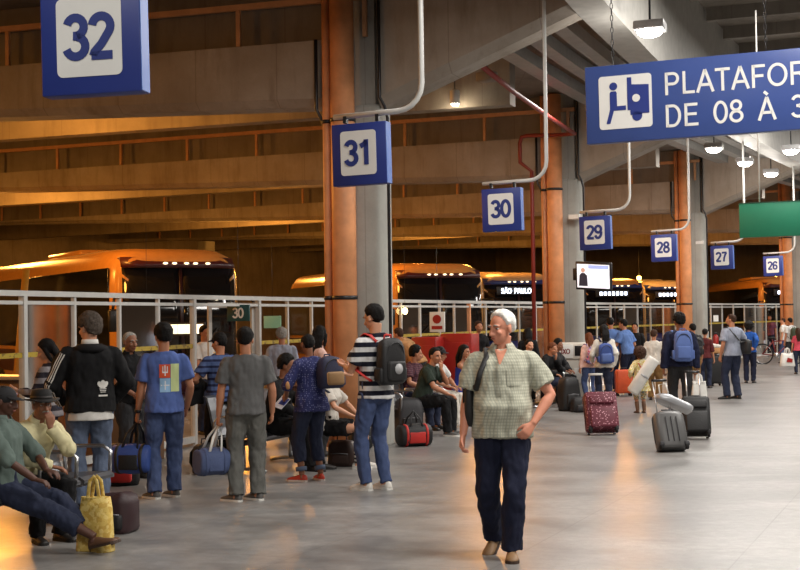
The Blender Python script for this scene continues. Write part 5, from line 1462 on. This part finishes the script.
# second bench, bin
person('face_hand', 'brown-haired person in dark clothes seated with hand on face before the second pillar', pos=seat_at(541, 26.2), H=1.60, face=118, vox=.012, sk='tan', hair=('short', 'auburn'), pose=sit(lean=26, yaw=6, pitch=-16, hl='chin', el=(-.5, .4, -1)), shirt=(C['black'], 'long', -.05, .026), trousers=(C['jean_dark'], 1, .012), group=GR)
person('dark_sit', 'black-haired person in black seated beside the white litter bin', pos=seat_at(551, 27.6), H=1.62, face=118, vox=.012, sk='brown', hair=('thick', 'black'), pose=sit(lean=16, yaw=8, pitch=-10), shirt=(C['charcoal'], 'long', -.05, .026), trousers=(C['black'], 1, .012), group=GR)
person('peek', 'dark-haired man seated just behind the shoulder of the white-haired man', pos=seat_at(524, 27.2), H=1.62, face=112, vox=.012, sk='light', hair=('short', 'black'), pose=sit(yaw=40), shirt=(C['charcoal'], 'short', -.05, .02), trousers=(C['jean_dark'], 1, .012), group=GR)
slump_bag('tall black rucksack on the floor beside the bin', ground(569, 411), .4, .36, .30, .60, BAG['black'], BAG['black'], 'backpack', 11.0)
slump_bag('low black bag on the floor in front of the tall black rucksack', ground(581, 412), .2, .36, .26, .26, BAG['black'], plain('bag_darkgrey', (44, 44, 48), .6, bump=.3), 'travel_bag', 12.0, straps=False)
t_ = thing('litter_bin', 'white litter bin with the word lixo on its front', 'bin', ground(572, 400) , -.25)
part('body', plain('bin_white', (196, 192, 182), .5), t_, lambda q: q.box((0, .12, .42), (.62, .5, .80), bevel=.03))
part('hood', plain('bin_hood', (206, 202, 192), .5), t_, lambda q: q.box((-.0, .12, .98), (.66, .54, .34), bevel=.03))
part('opening', BLACK_PLASTIC, t_, lambda q: q.box((.19, -.152, .99), (.2, .012, .2), bevel=.004))
sg = part('sign_card', SIGN_WHITE, t_, lambda q: q.box((-.12, -.156, .98), (.36, .01, .27), bevel=.003))
letters(sg, 'LIXO', .1, .02, .004, Matrix.Translation((-.12, -.166, .98)), plain('sign_red_ink', (120, 30, 30), .5))
part('label_card', SIGN_WHITE, t_, lambda q: q.box((.17, -.134, .5), (.2, .01, .3), bevel=.003))
# ------------------------------------------------------------------ people: walking away with luggage
I = person('suitcase_woman', 'dark-haired woman in a white jacket pulling a red dotted suitcase', 605, 409, 325, face=352, vox=.011, sex='f', sk='tan', hair=('long', 'black'),
           pose=dict(yaw=-10, hr=(.17, -.10, .90), er=(.5, -1, 0), hl=(-.2, .2, 1.0), fl=(-.08, .12, .085), fr=(.08, -.12, .10), hairlen=.22), shirt=(C['offwhite'], 'long', -.08, .026), trousers=(C['jean_dark'], 1, .008), group=GR)
worn_backpack(I, 'bright blue rucksack on the back of the woman in the white jacket', BAG['blue'], BAG['navy'], .30, .42, .17, .0, -.03, 'lr', BAG['slate'])
def pulled(I, hand, label, w, d, h, m, trim, ang, rz, dx=0.0, gy=None, **k):
    """suitcase on its wheels, leaning towards the hand that pulls it"""
    p = gy
    return suitcase(label, p, rz, w, d, h, m, trim, tilt=ang, **k)
suitcase('dark red dotted suitcase rolling behind the woman in the white jacket', ground(603, 435), PI + .05, .46, .26, .62, BAG['dot'], BAG['black'], tilt=24, handle=.34, badge=MATS['white_cloth'])
I = person('pink_pack', 'brown-haired girl in pale pink with a patterned rucksack beside the blue rucksack', 590, 402, 333, face=338, vox=.012, sex='f', sk='light', hair=('long', 'auburn'), pose=dict(hairlen=.2), shirt=(C['pinkish'], 'long', -.07, .018), trousers=(C['jean'], 1, .006), group=GR)
worn_backpack(I, 'pink and blue patterned rucksack left of the bright blue one', BAG['floral'], BAG['floral'], .30, .42, .19, .02, -.03, 'lr')
person('guard', 'uniformed man in a light blue shirt standing beyond the patterned rucksack', 612, 392, 318, face=350, vox=.012, sk='tan', hair=('short', 'black'), pose=dict(yaw=20), shirt=(C['skyshirt'], 'short', -.05, .022), trousers=(C['navy'], 1, .014), group=GR)
person('guard_lean', 'man in a light blue shirt leaning towards his colleague behind the child', 629, 392, 320, face=318, vox=.012, sk='tan', hair=('short', 'black'), pose=dict(lean=14, yaw=-10, tops=1.72, hl=(-.18, .38, 1.02), hr=(.2, .2, .95)), shirt=(C['skyshirt'], 'short', -.05, .022), trousers=(C['navy'], 1, .014), group=GR)
suitcase('small orange-red suitcase standing behind the child', ground(624, 396), .1, .34, .22, .55, BAG['orange'], BAG['black'], handle=0)
I = person('child', 'small girl in a yellow flowered dress and brown boots holding a white roll', 641, 413, 348, face=352, vox=.009, sex='f', sk='tan', hair=('curly', 'brown'), child=True,
           pose=dict(hr=(.20, .16, 1.0), er=(.8, -.6, 0), hl=(-.26, .12, 1.02), fyl=8, fyr=-8, tops=1.80), shirt=(C['yellowish'], 'dress', -.34, .03), trousers=(C['flower'], .78, .012), shoes=('shoe_brown', 'sole_brown', 'boot'), group=GR, name='child')
q = MB(); tpf = I['tp']; q.tube([tpf(-.12, -.05, .48), tpf(-.08, -.135, .42), tpf(0, -.15, .28), tpf(.12, -.15, .1), tpf(.19, -.10, -.02)], [(.014, .006)] * 5, 8, ref=(1, 0, 0)); I['kid']('sash', q, plain('sash_red', (170, 40, 44), .6))
q0 = atd(632, 393, I['g'].y - .28)
t_ = thing('plastic_roll', 'long white wrapped roll under the arm of the small girl', 'parcel', q0, 0)
t_.rotation_euler = (R_(4), R_(33), 0)
b = part('wrap', BAG['white'], t_, lambda q: q.tube([(0, 0, 0), (0, 0, .04), (0, 0, .35), (0, 0, .66), (0, 0, .7)], [(.08, .06), (.105, .08), (.10, .08), (.105, .075), (.09, .06)], 20)); wrinkle(b.data, .012, 10, 2)
part('band', BAG['silver'], t_, lambda q: q.tube([(0, 0, .34), (0, 0, .37)], [(.106, .083)] * 2, 20))
person('brown_trousers', 'person in a white top and brown trousers standing behind the white roll', 655, 400, 330, face=20, vox=.012, sk='tan', hair=('short', 'brown'), shirt=(C['offwhite'], 'long', -.06, .02), trousers=(C['khaki'], 1, .02), group=GR)
person('dark_far', 'dark-clothed person with black hair standing by the fence beyond the guards', 636, 386, 323, face=200, vox=.012, sk='tan', hair=('short', 'black'), shirt=(C['black'], 'long', -.06, .024), trousers=(C['black'], 1, .014), group=GR)
I = person('hoodie', 'curly-topped man in a navy hoodie wheeling two suitcases away', 681, 421, 314, face=2, vox=.010, sk='brown', hair=('full', 'black'),
           pose=dict(yaw=-14, hl=(-.27, -.06, .86), hr=(.27, -.04, .86), el=(-.7, -1, 0), er=(.7, -1, 0), fl=(-.1, .14, .085), fr=(.1, -.14, .1), curl=60), shirt=(C['hoodie'], 'long', -.05, .03), trousers=(C['charcoal'], 1, .014), wide=1.05, group=GR)
worn_backpack(I, 'slate blue rucksack on the back of the man in the navy hoodie', BAG['slate'], BAG['slate'], .31, .50, .19, .03, .02, 'lr', BAG['slate'], emblem=None)
suitcase('grey hard-shell suitcase rolling at the front of the luggage pair', ground(673, 452), PI + .12, .40, .25, .52, BAG['grey'], plain('bag_darkgrey', (44, 44, 48), .6, bump=.3), tilt=26, handle=.48, ribs=3, shell=True)
suitcase('black soft suitcase rolling right of the grey hard-shell one', ground(697, 439), PI - .1, .38, .26, .58, BAG['black'], BAG['black'], tilt=22, handle=.42)
I2 = ground(673, 452)
t_ = thing('silver_bag', 'shiny silver bag lying on top of the grey hard-shell suitcase', 'bag', V((I2.x + .08, I2.y + .42, .53)), .1)
t_.rotation_euler = (R_(-12), R_(22), .1)
b = part('body', BAG['silver'], t_, lambda q: loft_box(q, .50, .30, .11, .04, SOFT)); wrinkle(b.data, .02, 8, 7)
part('handle', BAG['white'], t_, lambda q: q.tube([(-.2, 0, .10), (-.25, 0, .2), (-.17, 0, .25), (-.10, 0, .15)], .01, 8))
p = held(I, 'r')
tote('white carrier bag in the hand of the man in the navy hoodie', V((p.x + .02, p.y - .1, p.z - .42)), .1, .26, .12, .30, BAG['white'], BAG['white'], 'carrier_bag')
# ------------------------------------------------------------------ people: right
I = person('dark_pack', 'dark-haired man with a black rucksack beside the third pillar', 694, 393, 324, face=348, vox=.012, sk='tan', hair=('short', 'black'), shirt=(C['charcoal'], 'short', -.06, .02), trousers=(C['khaki'], .5, .03), group=GR)
worn_backpack(I, 'black rucksack on the man beside the third pillar', BAG['black'], BAG['black'], .30, .46, .2, .0, 0, 'lr')
person('maroon_far', 'black-haired woman in a maroon top next to the man with the black rucksack', 706, 388, 329, face=20, vox=.012, sex='f', sk='tan', hair=('short', 'black'), shirt=(C['maroon'], 'half', -.06, .016), trousers=(C['jean_dark'], 1, .008), group=GR)
person('fair_child', 'fair-haired child in a grey top behind the upright black suitcase', 710, 386, 338, face=200, vox=.012, sex='f', sk='light', hair=('short', 'blond'), child=True, pose=dict(tops=1.80), shirt=(C['greymarl'], 'long', -.06, .02), trousers=(C['charcoal'], 1, .01), group=GR, name='child')
suitcase('large upright black suitcase standing behind the man in the grey tee', ground(713, 386), .15, .52, .30, .72, BAG['black'], BAG['black'], handle=0, kind='suitcase')
p = ground(713, 386)
t_ = thing('folded_coat', 'pale folded coat lying on the upright black suitcase', 'coat', V((p.x - .05, p.y, .765)), .2)
b = part('cloth', C['tanj'], t_, lambda q: loft_box(q, .62, .34, .16, .04, SOFT)); wrinkle(b.data, .03, 9, 4)
part('sleeve', C['offwhite'], t_, lambda q: q.tube([(-.2, -.1, .16), (0, -.14, .18), (.2, -.12, .16)], [.05, .055, .04], 10))
I = person('grey_right', 'man in a pale grey tee and jeans with a black bag across his back', 733, 399, 314, face=338, vox=.010, sk='tan', hair=('crop', 'brown'),
           pose=dict(yaw=-30, pitch=2, hl=(-.24, .06, .88), hr=(.20, .22, 1.05), er=(.8, -.6, -.2), fl=(-.12, .03, .085), fr=(.11, -.02, .085), fyl=70, fyr=20), shirt=(C['greymarl'], 'short', -.06, .022), trousers=(C['jean_dark'], 1, .018), shoes=('shoe_dark', 'sole_dark'), group=GR)
shoulder_bag(I, 'black shoulder bag at the hip of the man in the pale grey tee', BAG['black'], BAG['black'], side=1, w=.34, h=.30, d=.15, t=-.02, y=-.12, out=-.02)
person('blue_far', 'woman with bushy dark hair in a blue jacket beyond the pale grey tee', 750, 383, 321, face=18, vox=.012, sex='f', sk='tan', hair=('curly', 'black'), pose=dict(hr=(.16, -.16, 1.0), hl=(-.16, -.16, 1.0), dr=(-1, -.2, 0), dl=(1, -.2, 0), tops=1.79), shirt=(C['bluejacket'], 'long', -.06, .022), trousers=(C['navy'], 1, .012), group=GR)
person('white_far', 'man in a white tee near the fence at the far right', 784, 363, 318, face=300, vox=.014, sk='light', hair=('crop', 'brown'), shirt=(C['white'], 'short', -.06, .02), trousers=(C['jean'], 1, .014), group=GR)
I = person('olive_far', 'man with an olive rucksack at the far right edge', 791, 366, 318, face=335, vox=.014, sk='tan', hair=('short', 'black'), shirt=(C['white'], 'short', -.06, .02), trousers=(C['charcoal'], 1, .014), group=GR)
worn_backpack(I, 'olive green rucksack on the man at the far right edge', plain('bag_olive', (58, 70, 50), .7), BAG['black'], .30, .46, .2, .0, 0, 'lr')
I = person('pink_far', 'woman in a pink top carrying shopping bags at the right edge of the hall', 799, 374, 328, face=10, vox=.014, sex='f', sk='tan', hair=('long', 'brown'), shirt=(C['pink'], 'short', -.06, .016), trousers=(C['jean_dark'], 1, .008), group=GR)
p = held(I, 'l')
t_ = tote('white shopping bag with red marks hanging at the right edge', V((p.x - .16, p.y - .1, p.z - .34)), .3, .42, .2, .36, BAG['white'], BAG['white'], 'shopping_bag')
part('mark', RED_PAINT, t_, lambda q: q.prism([(-.1, .12), (.08, .1), (.1, .2), (-.06, .24)], .006, y0=-.115))
def bicycle(label, loc, rz):
    t_ = thing('bicycle', label, 'bicycle', loc, rz)
    r = .33
    for x in (-.52, .52):
        wh = part('wheel', RUBBER, t_, lambda q: q.tube([(x + r * math.cos(a), 0, r + r * math.sin(a)) for a in [2 * PI * k / 28 for k in range(28)]], .022, 8, closed=True))
        part('rim', STEEL, wh, lambda q: [q.tube([(x + (r - .03) * math.cos(a), 0, r + (r - .03) * math.sin(a)) for a in [2 * PI * k / 28 for k in range(28)]], .008, 6, closed=True)] + [q.tube([(x, 0, r), (x + (r - .03) * math.cos(a), 0, r + (r - .03) * math.sin(a))], .003, 4) for a in [2 * PI * k / 14 for k in range(14)]])
    part('frame', plain('bike_red', (120, 30, 30), .4), t_, lambda q: [q.tube(p_, .018, 8) for p_ in ([(-.52, 0, r), (-.08, 0, .28), (.36, 0, .72)], [(-.08, 0, .28), (-.2, 0, .82)], [(-.18, 0, .74), (.34, 0, .78)], [(-.52, 0, r), (-.18, 0, .74)])])
    part('fork', STEEL, t_, lambda q: q.tube([(.52, 0, r), (.40, 0, .6), (.33, 0, .92)], .018, 8))
    part('handlebar', STEEL, t_, lambda q: q.tube([(.22, -.28, .98), (.34, -.2, .98), (.34, .2, .98), (.22, .28, .98)], .014, 8))
    part('saddle', RUBBER, t_, lambda q: q.ell((-.21, 0, .86), (.14, .07, .04)))
    part('crank', STEEL, t_, lambda q: [q.tube([(-.08, -.06, .28), (-.08, .06, .28)], .09, 16), q.tube([(-.08, -.08, .28), (.04, -.08, .18)], .012, 6)])
    return t_
bicycle('dark red bicycle leaning by the fence near the right edge', ground(779, 364), -.25)
for px, py, z, h in ((743, 347, .45, .55),):
    t_ = thing('fire_extinguisher', 'red fire extinguisher on the third pillar', 'extinguisher', atd(716, 352, 39.6), 0)
    part('cylinder', RED_PAINT, t_, lambda q: q.lathe([(.06, 0), (.08, .02), (.08, .42), (.05, .48), (.02, .5)], n=16))
    part('valve', DARK_STEEL, t_, lambda q: q.box((0, 0, .53), (.08, .03, .06), bevel=.008))
    part('hose', RUBBER, t_, lambda q: q.tube([(.03, -.02, .53), (.10, -.04, .44), (.09, -.05, .15)], .012, 6))
    part('notice', SIGN_WHITE, t_, lambda q: q.box((.02, .02, .95), (.14, .01, .18)))
# ------------------------------------------------------------------ people behind the glass
GF = 'people behind the glass fence'
I = person('cap_behind', 'man in a dark cap behind the glass above the woman with the phone', pos=seat_at(47, 16.6), H=1.64, face=60, vox=.010, sk='tan', hair=('short', 'black'), shirt=(C['pinkish'], 'short', -.06, .02), trousers=(C['jean_dark'], 1, .014), group=GF)
hat_cap(I, C['maroon'])
person('white_behind', 'man in a white tee seen through the fence gap beside the navy cap', pos=seat_at(204, 21.0), H=1.62, face=130, vox=.011, sk='tan', hair=('short', 'black'), pose=dict(hr=(.1, .3, 1.1), hl=(-.1, .3, 1.1)), shirt=(C['white'], 'short', -.06, .02), trousers=(C['jean_dark'], 1, .014), group=GF)
person('hood_behind', 'person in a pale grey hooded top behind the glass beside the dotted blouse', pos=seat_at(281, 21.0), H=1.56, face=350, vox=.011, sk='tan', hair=('thick', 'grey'), shirt=(C['greymarl'], 'long', -.06, .03), trousers=(C['charcoal'], 1, .014), group=GF)
person('tan_behind', 'person in a tan jacket bending behind the glass by the red cabinets', pos=seat_at(417, 25.0), H=1.66, face=300, vox=.011, sk='tan', hair=('short', 'brown'), pose=dict(lean=48, yaw=0, hl=(-.15, .5, .85), hr=(.15, .5, .85)), shirt=(C['tanj'], 'long', -.06, .03), trousers=(C['charcoal'], 1, .014), group=GF)
person('face_behind', 'dark-haired woman in black and white behind the glass by the white hair', pos=seat_at(478, 28.5), H=1.60, face=160, vox=.012, sex='f', sk='tan', hair=('short', 'brown'), shirt=(C['black'], 'short', -.06, .016), trousers=(C['black'], 1, .01), group=GF)
person('long_black', 'woman with long black hair in black standing near the red fire pipe', 529, 402, 328, face=0, vox=.012, sex='f', sk='tan', hair=('long', 'black'), pose=dict(hairlen=.42), shirt=(C['black'], 'long', -.08, .03), trousers=(C['black'], 1, .01), group=GR)
person('check_behind', 'person in a dark red and blue checked shirt behind the far glass', pos=seat_at(769, 54.5), H=1.6, face=200, vox=.016, sk='tan', hair=('short', 'black'), shirt=(C['checkred'], 'short', -.06, .02), trousers=(C['navy'], 1, .014), group=GF)
